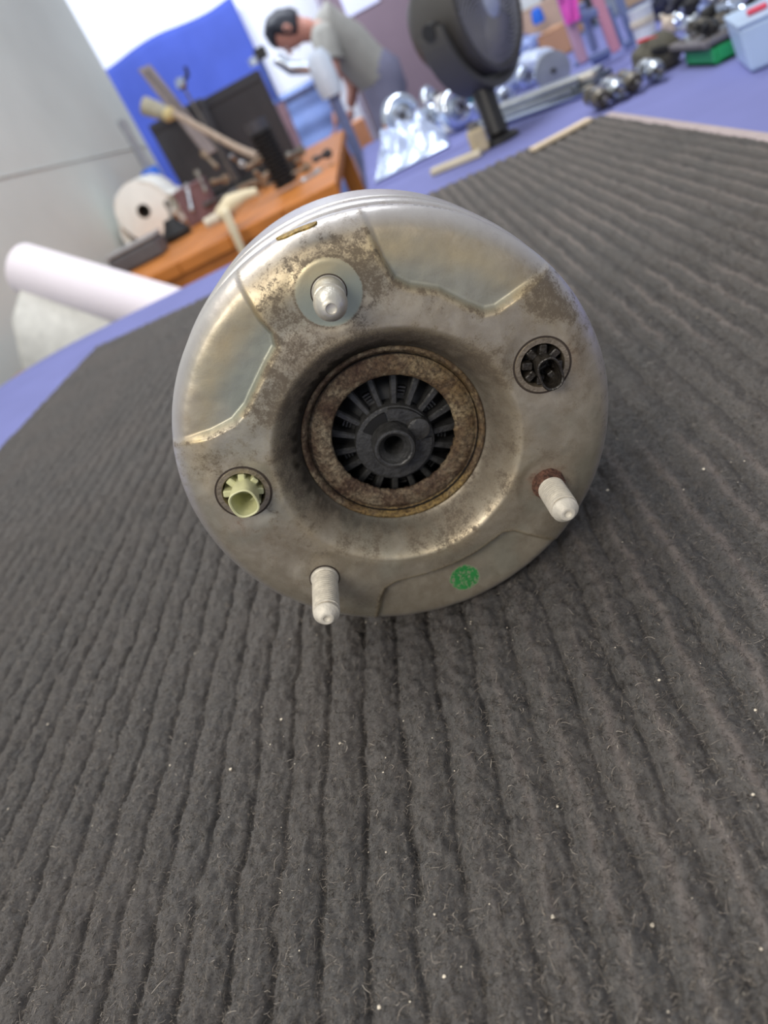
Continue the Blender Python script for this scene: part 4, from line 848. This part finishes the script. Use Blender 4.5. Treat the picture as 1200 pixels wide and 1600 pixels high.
for i, (tl, br, y_, lab) in enumerate([((466, 214), (500, 226), 6.78, 'orange cardboard box left of the silver parts, lower one'), ((536, 200), (566, 246), 5.65, 'upright orange cardboard box behind the crumpled foil'), ((556, 244), (582, 264), 5.2, 'tan cardboard box at the foot of the foil heap')]):
    x0, x1, z0, z1 = rect(tl, br, y_); x1 = max(x1, x0 + .14); z0 = -.8
    box_thing('cardboard_box', lab, 'box', ((x0 + x1) / 2, y_, z0), (x1 - x0, .3, z1 - z0), 0.1 * i, mat('orange_card', (212, 150, 112), .8), flap=True, group=None)

# ------------------------------------------------------------------ side table: foil, silver parts, fan, pipes
SZ = ZT + 0.001
vs = []; fs = []; n = 40
for j in range(n + 1):
    for i in range(n + 1):
        u, v = i / n, j / n; x_ = -0.04 + .17 * u + .03 * v; y_ = 1.69 + .35 * v
        e_ = min(u, 1 - u, v, 1 - v) * 5; e_ = min(1, e_)
        z_ = 0.004 + e_ * (0.055 * float(fbm(np.array([u * 4.1]), np.array([v * 4.3]), 4)[0]) + .014 * abs(math.sin(9 * u + 5 * v)) + .012 * abs(math.sin(17 * v - 11 * u)) + .02 * (1 - u) * v)
        vs.append((x_, y_, z_))
for j in range(n):
    for i in range(n): q = j * (n + 1) + i; fs.append((q, q + 1, q + n + 2, q + n + 1))
o = mesh_obj('plastic_wrap', vs, fs, mat('wrap_film', (196, 210, 240), .25, .35, var=.15, scale=30), None, False, (0, 0, SZ)); tag(o, 'crumpled silvery plastic wrap spread on the side table behind the steel strut', 'plastic wrap'); s_ = o.modifiers.new('t', 'SOLIDIFY'); s_.thickness = .0015
def housing(label, px, py, y, rpx, group=None, yaw=0.0, m=chrome):
    """snail-shaped pump housing: scroll, outlet pipe, flange, hub"""
    c = at(px, py, y); tt = tpx(px, py, y); R_ = rpx * tt
    t = thing('scroll_housing', label, 'metal housing', (c.x, y, max(SZ, c.z - R_)), (0, 0, yaw)); bm = bmesh.new(); pts = []; rs = []
    for k in range(25):
        q = 2 * PI * k / 24 * .96; pts.append((R_ * .62 * math.cos(q), 0, R_ + R_ * .62 * math.sin(q))); rs.append(R_ * (.2 + .2 * k / 24))
    pts.append((R_ * .75, 0, R_ * .1)); rs.append(R_ * .4)
    tube(bm, pts, rs, 14); build('scroll', bm, m, t, True)
    bm = bmesh.new(); lathe(bm, [(R_ * .2, -R_ * .5), (R_ * .42, -R_ * .5), (R_ * .42, R_ * .5), (R_ * .2, R_ * .5)], 24, Matrix.Translation((0, 0, R_)) @ Matrix.Rotation(PI / 2, 4, 'X'), closed=True); build('hub', bm, alu, t, True)
    bm = bmesh.new(); lathe(bm, [(0, 0), (R_ * .25, 0), (R_ * .25, R_ * .55), (0, R_ * .55)], 20, Matrix.Translation((0, R_ * .1, R_)) @ Matrix.Rotation(PI / 2, 4, 'X')); build('shaft', bm, mat('dark_steel', (92, 90, 90), .4, .7), t, True)
    for k in range(4):
        q = PI / 4 + k * PI / 2; bm = bmesh.new(); lathe(bm, [(0, 0), (R_ * .09, 0), (R_ * .09, R_ * .1), (0, R_ * .1)], 8, Matrix.Translation((R_ * .32 * math.cos(q), -R_ * .5, R_ + R_ * .32 * math.sin(q))) @ Matrix.Rotation(PI / 2, 4, 'X')); build('bolt', bm, dull_metal, t)
    return t
housing('largest shiny scroll housing, ring-shaped, left of the fan above the wrap', 632, 192, 2.22, 36)
housing('bright rounded housing directly left of the fan stem', 722, 196, 1.86, 32, yaw=.5)
housing('small shiny housing resting between the ring-shaped one and the fan', 678, 190, 2.08, 22, yaw=-.6)
housing('upper shiny housing just under the black fan yoke', 672, 156, 2.5, 24, yaw=1.0)
housing('small round silver housing right of the fan stem', 825, 130, 2.0, 18, yaw=.3)
housing('silver housing with bluish shine beside the fan stem at the right', 792, 160, 1.86, 15, yaw=-.2)
# tan block and long laths
c = gr(748, 222, SZ); t = thing('wooden_block', 'tan block standing left of the fan stem', 'block', (gr(751, 232).x, gr(751, 232).y, SZ)); bm = bmesh.new(); box(bm, (0, 0, .02), (.03, .03, .04)); build('block', bm, mat('tan_block', (190, 176, 146), .7), t, bevel=.006); bm = bmesh.new(); lathe(bm, [(0, .04), (.01, .04), (.01, .05), (0, .05)], 14); build('knob', bm, dull_metal, t, True)
def lath(label, a_, b_, w_, z, thk, m):
    p, q = gr(*a_, z), gr(*b_, z); c = (p + q) / 2; bm = bmesh.new(); d_ = q - p; ang = math.atan2(d_.y, d_.x)
    t = thing('wooden_lath', label, 'lath', (c.x, c.y, z), (0, 0, ang)); box(bm, (0, 0, thk / 2), (d_.length, w_, thk)); build('strip', bm, m, t, bevel=thk * .3, seg=2)
lath('short cream lath lying on the blue cloth left of the fan', (676, 275), (754, 243), .018, SZ, .012, mat('cream_lath', (206, 196, 170), .6))
lath('longer cream lath along the far edge of the carpet mat', (832, 238), (922, 190), .018, 0.0005, .006, mat('pale_lath', (222, 204, 178), .6))
# desk fan
fc = at(757, 6, 1.50); base = Vector((at(776, 205, 1.45).x + .0, 1.44, SZ))
FY_ = 1.47; fc = at(757, 6, FY_); tt = tpx(757, 6, FY_)
fan = thing('desk_fan', 'black round air circulator fan on its stem at the table back', 'fan', base); FR = 98 * tt
bm = bmesh.new(); lathe(bm, [(0, 0), (.034, 0), (.034, .004), (.03, .008), (.018, .012), (0, .012)], 40, cap=False); build('base', bm, black_pl, fan, True)
stem_top = at(752, 135, 1.47) - base
bm = bmesh.new(); tube(bm, [(0, 0, .01), stem_top * .5, stem_top], [.019, .018, .02], 20); build('stem', bm, black_pl, fan, True)
yawn = Vector((math.sin(math.radians(50)), -math.cos(math.radians(50)), 0.0)).normalized(); HX = Matrix.Translation(fc - base) @ yawn.to_track_quat('Z', 'Y').to_matrix().to_4x4()
def fm(x_, y_, z_): return HX @ Vector((x_ * FR, y_ * FR, z_ * FR))
# head shell open at the front, its grille made of swirling fins
bm = bmesh.new(); lathe(bm, [(.35 * FR, -1.15 * FR), (.62 * FR, -1.1 * FR), (.86 * FR, -.8 * FR), (.97 * FR, -.35 * FR), (1.0 * FR, 0), (.99 * FR, .08 * FR), (.93 * FR, .1 * FR), (.9 * FR, .06 * FR), (.93 * FR, -.35 * FR), (.6 * FR, -.9 * FR)], 64, HX, cap=False); build('shell', bm, mat('fan_shell', (66, 64, 62), .5, var=.08), fan, True)
for q in (1.02, .78): 
    pass
for k in range(48):
    q = 2 * PI * k / 48; vs_ = []
    for j in range(7):
        u = j / 6; r_ = .25 + .67 * u; q_ = q + .75 * u * u; vs_.append(fm(r_ * math.cos(q_), r_ * math.sin(q_), .09 - .05 * u * u + .03 * (1 - u)))
    bm = bmesh.new(); tube(bm, vs_, .0026, 4); build('grille_fin', bm, mat('grille_grey', (128, 128, 134), .4, var=.05), fan)
for r_ in (.58,):
    bm = bmesh.new(); lathe(bm, [((r_ - .012) * FR, .05 * FR), ((r_ + .012) * FR, .05 * FR), ((r_ + .012) * FR, .08 * FR), ((r_ - .012) * FR, .08 * FR)], 64, HX, closed=True); build('grille_ring', bm, black_pl, fan, True)
bm = bmesh.new(); lathe(bm, [(0, .17 * FR), (.2 * FR, .15 * FR), (.27 * FR, .1 * FR), (.27 * FR, .02 * FR), (0, .02 * FR)], 36, HX, cap=False); bd = build('badge', bm, mat('badge_grey', (168, 176, 196), .4, var=.15, scale=200), fan, True); bd['label'] = 'round grey centre badge'
bm = bmesh.new(); lathe(bm, [(0, -.3 * FR), (.22 * FR, -.3 * FR), (.22 * FR, -.1 * FR), (0, -.06 * FR)], 24, HX); build('motor_hub', bm, black_pl, fan, True)
for k in range(5):
    q = 2 * PI * k / 5; vs_ = []; fs_ = []
    for j in range(6):
        u = j / 5; r_ = .2 + .68 * u
        for i in range(4):
            w_ = (i / 3 - .5) * (.5 + .35 * u); vs_.append(fm(r_ * math.cos(q + w_), r_ * math.sin(q + w_), -.2 + w_ * .35))
    for j in range(5):
        for i in range(3): a0 = j * 4 + i; fs_.append((a0, a0 + 1, a0 + 5, a0 + 4))
    o = mesh_obj('blade', vs_, fs_, mat('blade_dark', (22, 22, 26), .6), fan, True); s_ = o.modifiers.new('t', 'SOLIDIFY'); s_.thickness = .002
# U-shaped yoke: broad band bending round the left side from the stem
pts = []; 
ydir = HX.to_3x3() @ Vector((1, 0, 0)); 
if ydir.x > 0: ydir = -ydir
for sgn in (1, -1):
    bm = bmesh.new(); rings = []
    for j in range(15):
        a_ = PI / 2 * (1 - j / 14 * 1.02); cdir = ydir * (sgn * math.cos(a_)) + Vector((0, 0, -math.sin(a_))); ctr = (fc - base) + cdir * FR * 1.13 + yawn * (-.35 * FR); tn = yawn
        w_ = FR * (.30 - .06 * j / 14)
        rings.append([bm.verts.new(ctr + tn * a1 * w_ + cdir * b1 * FR * .05) for a1, b1 in ((-1, -1), (-1, 1), (1, 1), (1, -1))])
    for a_, b_ in zip(rings, rings[1:]):
        for i in range(4): bm.faces.new((a_[i], a_[(i + 1) % 4], b_[(i + 1) % 4], b_[i]))
    bm.faces.new(rings[0][::-1]); bm.faces.new(rings[-1]); y_ = build('yoke_arm', bm, mat('fan_yoke', (74, 73, 70), .55, var=.06), fan, False, bevel=.004, seg=2)
    bm = bmesh.new(); tube(bm, [(fc - base) + ydir * sgn * FR * .9 + yawn * (-.35 * FR), (fc - base) + ydir * sgn * FR * 1.2 + yawn * (-.35 * FR)], FR * .12, 16); build('pivot', bm, black_pl, fan, True)
# teal-and-white bag scrap under the fan
p = at(742, 142, 1.86); t = thing('paper_packet', 'small white and teal packet behind the fan stem', 'packet', (p.x - .02, 1.92, SZ)); hh = p.z - SZ + .02
bm = bmesh.new(); box(bm, (0, 0, hh / 2), (.13, .05, hh)); build('body', bm, mat('packet_white', (226, 226, 224), .6), t, bevel=.008)
bm = bmesh.new(); box(bm, (.03, -.028, hh * .75), (.06, .004, .03)); build('teal_band', bm, mat('teal', (70, 160, 170), .5), t)
# bundle of chrome tubes
rr_ = .0056; A0_, B0_ = gr(746, 210, SZ), gr(930, 146, SZ); D_ = (B0_ - A0_).normalized(); N_ = Vector((-D_.y, D_.x, 0)); N_ = N_ if N_.y > 0 else -N_; rq = random.Random(4)
for i in range(18):
    lay, k = (0, i) if i < 7 else ((1, i - 7) if i < 13 else (2, i - 13)); off = (k + lay * .5) * .0116
    p = A0_ + N_ * off + D_ * rq.random() * .06 - D_ * .02; q = B0_ + N_ * off - D_ * rq.random() * .05; z = rr_ * 1.06 + .0103 * lay + .0003; c = (p + q) / 2; c.z = SZ + z; d_ = q - p; L_ = d_.length
    bm = bmesh.new(); lathe(bm, [(rr_ * .75, -L_ / 2), (rr_, -L_ / 2), (rr_, L_ / 2), (rr_ * .75, L_ / 2)], 14, along((0, 0, 0), d_), closed=True)
    o = build('chrome_tube', bm, [chrome, alu, zinc_pl, alu][i % 4], None, True, loc=c)
    tag(o, 'silvery metal tube in the bundle right of the fan', 'metal tube', 'metal tubes bundled right of the fan')
# pulley disc
c = at(866, 122, 1.75); tt = tpx(866, 122, 1.75); R_ = 27 * tt; t = thing('pulley', 'grey grooved pulley disc standing behind the metal tubes', 'pulley', (c.x, 1.75, max(SZ, c.z - R_)))
bm = bmesh.new(); lathe(bm, [(.004, -.012), (R_ * .3, -.014), (R_ * .34, -.006), (R_ * .7, -.004), (R_ * .75, -.012), (R_, -.012), (R_ * .92, 0), (R_, .012), (.004, .012)], 48, Matrix.Translation((0, 0, R_)) @ Matrix.Rotation(PI / 2 + .0, 4, 'X'), closed=True); build('disc', bm, alu, t, True)
bm = bmesh.new(); lathe(bm, [(0, .0125), (R_ * .14, .0125), (R_ * .14, .016), (0, .016)], 16, Matrix.Translation((0, 0, R_)) @ Matrix.Rotation(PI / 2, 4, 'X')); build('hub_bore', bm, black_pl, t, True)
# boxes and odds behind
def cbox(name, label, cat, tl, br, y_, dp, m, rz=0, z0=None, **kw):
    x0, x1, za, zb = rect(tl, br, y_); z0 = SZ if z0 is None else z0
    return box_thing(name, label, cat, ((x0 + x1) / 2, y_ + dp / 2, z0), (x1 - x0, dp, zb - z0), rz, m, **kw)
cbox('cardboard_box', 'brown cardboard box behind the pulley disc', 'box', (838, 62), (915, 130), 2.38, .14, cardboard, .1, flap=True)
cbox('cardboard_box', 'flatter tan cardboard box with a green strip, right of the fan', 'box', (815, 22), (905, 90), 2.56, .1, mat('tan_card', (196, 172, 156), .8), -.1, flap=True)
cbox('plastic_tub', 'white tub with a lime green lid beyond the fan at the top', 'tub', (800, -20), (860, 50), 2.68, .06, mat('tub_white', (214, 226, 240), .5), 0, lid_m=mat('lime', (142, 196, 70), .5))
p = at(843, 36, 2.5); bm = bmesh.new(); lathe(bm, [(0, 0), (.016, 0), (.018, .01), (.014, .035), (0, .04)], 16, Matrix.Translation(p)); single('bottle_cap', bm, mat('cap_blue', (36, 112, 232), .4), 'blue cap on top of the brown cardboard box', 'cap', smooth=True)
def bag(label, px, py, y_, w_, h_, m, group=None):
    c = at(px, py, y_); bm = bmesh.new(); bmesh.ops.create_icosphere(bm, subdivisions=4, radius=1)
    for v in bm.verts:
        n_ = v.co.normalized(); k_ = 1 + .16 * math.sin(7 * n_.x + 3 * n_.z) * math.sin(6 * n_.y + 2) + .07 * math.sin(19 * n_.x) * math.sin(17 * n_.z); v.co = Vector((n_.x * w_ * k_, n_.y * w_ * .6 * k_, max(n_.z, -.7) * h_ * k_))
    mz = min(v.co.z for v in bm.verts); t = thing('plastic_bag', label, 'bag', (c.x, y_, max(SZ, c.z - h_))); bmesh.ops.translate(bm, vec=(0, 0, -mz), verts=bm.verts[:]); build('bag', bm, m, t, True)
    bm = bmesh.new(); tube(bm, [(0, 0, h_ * 1.5), (w_ * .12, 0, h_ * 1.8), (w_ * .2, 0, h_ * 2.0)], [w_ * .16, w_ * .08, w_ * .2], 10); build('knot', bm, m, t, True)
wbag = mat('bag_white', (208, 222, 250), .3, trans=.1, var=.1)
bag('pale blue-white plastic bag lying left of the pulley disc', 832, 103, 2.25, .055, .03, wbag)
bag('white crumpled bag behind the tubes next to the fan stem', 785, 128, 2.05, .05, .035, wbag)
bag('bluish bag resting at the left of the brown cardboard box', 822, 72, 2.42, .05, .025, mat('bag_blue', (140, 160, 214), .4, var=.15))
# cart with pinkish posts
CY = 1.74
def post(name, a_, b_, w_, m, par, o0, y_=CY):
    p, q = at(*a_, y_) - o0, at(*b_, y_) - o0; p.z = max(p.z, w_ * .75); q.z = max(q.z, w_ * .75); bm = bmesh.new(); bar_bm(bm, p, q, w_, w_); return build(name, bm, m, par, bevel=w_ * .15, seg=1)
pinkish = mat('pink_grey_post', (196, 160, 186), .45, .2, var=.12, scale=8); bluegrey = mat('blue_grey_steel', (130, 146, 190), .4, .4, var=.12, scale=10); pinkred = mat('pink_red_post', (210, 150, 172), .45, .1, var=.12, scale=8)
tt = tpx(920, 60, CY)
c0 = at(915, 112, CY); c0.z = SZ; t = thing('tube_rack', 'blue-grey steel rack with two pinkish uprights behind the metal tubes', 'rack', (c0.x, CY, SZ)); o0 = Vector((c0.x, CY, SZ))
post('upright', (872, -20), (912, 98), 15 * tt, pinkish, t, o0); post('upright', (925, -25), (963, 82), 15 * tt, pinkred, t, o0); post('upright', (908, 5), (930, 80), 11 * tt, bluegrey, t, o0, CY + .05); post('upright', (962, -20), (992, 75), 11 * tt, bluegrey, t, o0, CY + .05); post('upright', (948, 10), (975, 85), 9 * tt, bluegrey, t, o0, CY + .1)
post('crossbar', (898, 102), (963, 74), 8 * tt, bluegrey, t, o0); post('crossbar', (900, 30), (945, 12), 12 * tt, bluegrey, t, o0); post('crossbar', (925, 98), (952, 84), 12 * tt, bluegrey, t, o0, CY + .04); post('crossbar', (978, 84), (994, 76), 12 * tt, bluegrey, t, o0, CY + .05)
p = at(888, 5, CY - .03) ; bm = bmesh.new(); box(bm, (0, 0, 0), (22 * tt, .02, 52 * tt)); bmesh.ops.subdivide_edges(bm, edges=bm.edges[:], cuts=3)
for v in bm.verts: v.co.y += .006 * math.sin(v.co.x * 300 + v.co.z * 120)
o = build('pink_rag', bm, mat('magenta', (222, 92, 196), .7), None, True, loc=p); tag(o, 'magenta pink rag hung on the left upright of the steel rack', 'rag')
# row of short silver cylinders with the dark pouch on top
for k, (px, py, lab) in enumerate([(934, 158, 'leftmost of the four worn metal canisters at the mat corner'), (960, 150, 'second metal canister from the left at the mat corner'), (985, 140, 'third metal canister, below the dark pouch'), (1020, 124, 'rightmost metal canister, nearest to the green tray')]):
    y_ = 1.27 + .002 * k; r_ = 15 * tpx(px, py, 1.27); c = at(px, py, y_); M_ = Matrix.Rotation(PI / 2 + .12, 4, 'X') @ Matrix.Rotation(.1, 4, 'Y'); h_ = .05
    t = thing('metal_canister', lab, 'canister', (c.x, y_, SZ + r_ * 1.07 + .003)); mm = [mat('dark_cast', (112, 106, 96), .45, .6, var=.4, scale=40), alu][k % 2 if k < 3 else 1]
    bm = bmesh.new(); lathe(bm, [(0, -h_ / 2), (r_ * .8, -h_ / 2), (r_, -h_ / 2 + .006), (r_, -.006), (r_ * .88, 0), (r_, .006), (r_, h_ / 2 - .01), (r_ * .7, h_ / 2), (r_ * .65, h_ / 2 - .008), (0, h_ / 2 - .008)], 28, M_, cap=False); build('body', bm, mm, t, True)
    bm = bmesh.new(); tube(bm, [M_ @ Vector((0, 0, h_ / 2 - .01)), M_ @ Vector((0, 0, h_ / 2 + .01))], r_ * .3, 12); build('spigot', bm, dull_metal, t, True)
    bm = bmesh.new(); lathe(bm, [(r_ * 1.0, -.01), (r_ * 1.07, -.01), (r_ * 1.07, -.004), (r_ * 1.0, -.004)], 28, M_ @ Matrix.Translation((0, 0, h_ * .3)), closed=True); build('band', bm, chrome, t, True)
c = at(1026, 88, 1.36); tt = tpx(1026, 88, 1.36); t = thing('tool_pouch', 'dark olive grey cloth pouch with a red trimmed opening on the metal canisters', 'pouch', (c.x, 1.36, SZ))
P0 = Vector((c.x, 1.36, SZ))
bm = bmesh.new(); bmesh.ops.create_icosphere(bm, subdivisions=4, radius=1); zt = c.z - SZ
for v in bm.verts:
    n_ = v.co.normalized(); k_ = 1 + .05 * math.sin(9 * n_.x + 5 * n_.z); v.co = Vector((n_.x * 38 * tt * k_, n_.y * .04 * k_, max(0, (n_.z * 32 * tt) * k_ + zt)))
build('body', bm, mat('olive_grey', (84, 82, 72), .85, var=.2, scale=30, bump=.3), t, True)
bm = bmesh.new(); tube(bm, [at(px, py, 1.345) - P0 for px, py in [(996, 66), (1010, 61), (1030, 58), (1050, 61), (1062, 70), (1066, 80)]], 2.2 * tt, 8); build('red_trim', bm, mat('red_trim', (226, 60, 72), .5), t, True)
bm = bmesh.new(); tube(bm, [at(px, py, 1.323) - P0 for px, py in [(1018, 80), (1035, 78), (1052, 76)]], [4 * tt, 7 * tt, 4 * tt], 12); build('opening', bm, black_rub, t, True)
# white cup
c = at(1010, 62, 1.75); tt = tpx(1010, 40, 1.75); t = thing('plastic_cup', 'white cup with a beige back half above the dark pouch', 'cup', (c.x, 1.75, SZ)); zt = c.z - SZ
bm = bmesh.new(); lathe(bm, [(0, 0), (15 * tt, 0), (18 * tt, zt + 44 * tt), (19 * tt, zt + 46 * tt), (17 * tt, zt + 46 * tt), (14 * tt, .01), (0, .01)], 28, cap=False); build('body', bm, mat('cup_white', (226, 234, 240), .3, var=.05), t, True)
bm = bmesh.new(); lathe(bm, [(17 * tt, zt + 20 * tt), (18.4 * tt, zt + 22 * tt), (18.4 * tt, zt + 30 * tt), (17 * tt, zt + 32 * tt)], 28, closed=True); build('band', bm, mat('cup_beige', (206, 200, 186), .5), t, True)
# green tray with metal tray of parts above
x0, x1, z0, z1 = rect((1068, 92), (1132, 98), 1.32)
g1 = box_thing('green_crate', 'green plastic tray under the parts tray at the right', 'tray', (.514, 1.225, SZ), (.1, .1, .022), .0, mat('green_plastic', (40, 160, 96), .45), open_=True)
g2 = box_thing('parts_tray', 'grey metal tray of small parts standing on the green tray', 'tray', (.524, 1.24, SZ + .0225), (.14, .13, .012), .0, mat('tray_grey', (136, 132, 134), .4, .5), open_=True)
rr = random.Random(9)
for k in range(16):
    x_, y_ = .47 + .11 * rr.random(), 1.19 + .1 * rr.random(); r_ = .007 + .006 * rr.random(); bm = bmesh.new(); dd = Vector((rr.random() - .5, rr.random() - .5, .3 * rr.random())).normalized(); L_ = .02 + .02 * rr.random()
    M_ = Matrix.Translation((x_, y_, SZ + .029 + r_ + .008 * (k % 3))) @ along((0, 0, 0), dd)
    lathe(bm, [(r_ * .5, -L_ / 2), (r_, -L_ / 2), (r_, 0), (r_ * .6, .001), (r_ * .6, L_ / 2), (r_ * .3, L_ / 2)], 12, M_, closed=True)
    tag(build('fitting', bm, [chrome, dull_metal, alu, black_pl][k % 4], None, True), 'small metal fitting lying in the grey parts tray', 'fitting', 'small fittings in the grey parts tray')
# light blue bin
t = thing('plastic_bin', 'light blue plastic bin at the right edge of the blue table', 'bin', (gr(1172, 106).x, gr(1172, 106).y, SZ), (0, 0, -.3)); zt = .052
bm = bmesh.new(); vs = [bm.verts.new((x_ + k * .006 * (1 if x_ > .1 else -1), y_ + k * .006 * (1 if y_ > .05 else -1), zt * k)) for k in (0, 1) for x_ in (0, .2) for y_ in (0, .12)]; bmesh.ops.convex_hull(bm, input=vs); build('body', bm, mat('light_blue', (184, 208, 236), .4, var=.03), t, bevel=.005, seg=3)
bm = bmesh.new(); box(bm, (.1, .06, zt + .002), (.214, .134, .005)); build('rim', bm, mat('lid_blue', (176, 198, 226), .4), t, bevel=.002)
bm = bmesh.new(); box(bm, (.02, .03, zt + .008), (.022, .012, .006)); build('latch', bm, mat('latch_red', (216, 70, 96), .4), t, bevel=.002)
# clutter of small parts beyond the pouch, up to the frame's top right
rr = random.Random(21); labs = ['silver bushing', 'dark hose end', 'bluish steel flange', 'pale alloy knuckle', 'black rubber mount', 'grey valve block']
cm = [chrome, black_rub, bluegrey, alu, mat('dark_navy', (34, 38, 62), .4), dull_metal, mat('beige_part', (200, 186, 168), .5)]
spots = [(1062, 38, 1.9), (1085, 18, 2.1), (1075, 60, 1.7), (1100, 45, 1.75), (1118, 30, 1.85), (1108, 72, 1.6), (1130, 55, 1.62), (1142, 20, 1.9), (1090, 85, 1.55), (1135, 80, 1.5), (1070, 0, 2.2), (1120, 5, 2.2), (1160, 15, 2.0), (1048, 45, 1.9), (1085, 50, 1.8), (1070, 12, 2.3), (1100, 15, 2.0), (1145, 45, 1.7), (1035, 20, 2.1), (1150, 75, 1.5), (1130, 10, 2.1)]
WHERE = ['just right of the white cup', 'in front of the navy tub, left half', 'behind the dark pouch', 'in the middle of the parts heap', 'toward the top of the parts heap', 'right behind the grey parts tray', 'left of the light blue bin, rear one', 'behind the light blue bin near the navy tub', 'beside the far left corner of the grey tray', 'close to the light blue bin and the tray', 'behind the white cup near the photo top', 'in front of the navy tub at the photo top', 'beside the orange brown box at the top right', 'touching the right side of the white cup', 'in the heap midway from cup to bin', 'leftmost in front of the navy tub', 'at the top centre of the parts heap', 'just beyond the light blue bin, left one', 'left behind the white cup', 'nearest to the red latch of the blue bin', 'in front of the navy tub, right half']
for k, (px, py, y_) in enumerate(spots):
    y_ = min(2.6, gr(px, py + 9, SZ).y + .012 * (k % 2)); r_ = (.010 + .009 * rr.random()) * y_ / 1.6; c = at(px, py, y_); z_ = max(c.z, SZ + r_); mm = cm[k % 7]
    t = thing('machine_part', '%s %s' % (['shiny', 'black rubber', 'blue-grey', 'silvery', 'dark navy', 'dull grey', 'beige'][k % 7], ['flanged bushing', 'stepped plug', 'wide ring'][k % 3]) + ' ' + WHERE[k], 'machine part', (c.x, y_, SZ), (0, 0, rr.random() * 6))
    hz = z_ - SZ
    if hz > .04:
        bm = bmesh.new(); lathe(bm, [(0, 0), (r_ * 1.1, 0), (r_ * 1.1, .01), (r_ * .6, .02), (r_ * .5, hz - r_), (0, hz - r_)], 14, cap=False); build('pedestal', bm, dull_metal, t, True)
    bm = bmesh.new(); d_ = Vector((rr.random() - .5, rr.random() - .5, rr.random())).normalized(); M_ = Matrix.Translation((0, 0, hz)) @ along((0, 0, 0), d_)
    if k % 3 == 0: lathe(bm, [(r_ * .5, -r_ * .8), (r_, -r_ * .8), (r_ * 1.15, -r_ * .3), (r_ * .8, 0), (r_, r_ * .4), (r_ * .7, r_), (r_ * .5, r_)], 18, M_, closed=True)
    elif k % 3 == 1: lathe(bm, [(0, -r_), (r_ * .6, -r_), (r_, -r_ * .5), (r_, r_ * .5), (r_ * .4, r_), (r_ * .3, r_ * 1.6), (0, r_ * 1.6)], 18, M_)
    else: lathe(bm, [(r_ * .7, -r_ * .3), (r_ * 1.3, -r_ * .3), (r_ * 1.3, r_ * .3), (r_ * .7, r_ * .3)], 20, M_, closed=True)
    build('body', bm, mm, t, True)
    bm = bmesh.new(); tube(bm, [M_ @ Vector((0, 0, -r_ * 1.4)), M_ @ Vector((0, 0, r_ * 1.8))], r_ * .28, 8); build('bolt', bm, alu, t, True)
cbox('cardboard_box', 'orange brown cardboard box at the top right corner', 'box', (1155, -40), (1205, 28), 2.1, .1, mat('orange_card2', (208, 160, 104), .8), 0, flap=True)
cbox('storage_tub', 'dark navy tub behind the machine parts', 'tub', (1040, -60), (1180, 60), 2.35, .1, mat('dark_navy', (34, 38, 62), .4), 0, open_=True)
# far shelving beyond
for i, (xa, ya, w_, lab) in enumerate([(0.9, 5.6, 1.0, 'blue-grey steel shelf unit far behind the fan'), (2.1, 5.2, 1.0, 'blue-grey steel shelf unit at the far right')]):
    t = thing('shelf_unit', lab, 'shelf', (xa + w_ / 2, ya, -0.8))
    for sx in (-1, 1):
        for sy in (-1, 1): bm = bmesh.new(); box(bm, (sx * w_ / 2, sy * .2, .95), (.035, .035, 1.9)); build('post', bm, bluegrey, t)
    for z in (.15, .6, 1.05, 1.5, 1.88): bm = bmesh.new(); box(bm, (0, 0, z), (w_, .42, .025)); build('shelf', bm, bluegrey, t)
    rr = random.Random(i)
    for z in (.165, .615, 1.065, 1.515):
        for k in range(5):
            col = rr.choice([(190, 146, 116), (70, 90, 160), (160, 170, 190), (60, 60, 70), (212, 180, 150)]); ww = .14; hh = .14 + .16 * rr.random()
            box_thing('storage_box', '%s box, %s from left, %s shelf, %s' % ({(190, 146, 116): 'brown', (70, 90, 160): 'blue', (160, 170, 190): 'grey', (60, 60, 70): 'dark', (212, 180, 150): 'tan'}[col], ['first', 'second', 'third', 'fourth', 'fifth'][k], {.165: 'lowest', .615: 'second', 1.065: 'third', 1.515: 'top'}[z], lab.replace('blue-grey steel ', '')), 'box', (xa + .12 + k * .19, ya, -0.8 + z - .002), (ww, .3, hh), 0, mat('sb%d' % sum(col), col, .7), group='boxes on the far shelves')
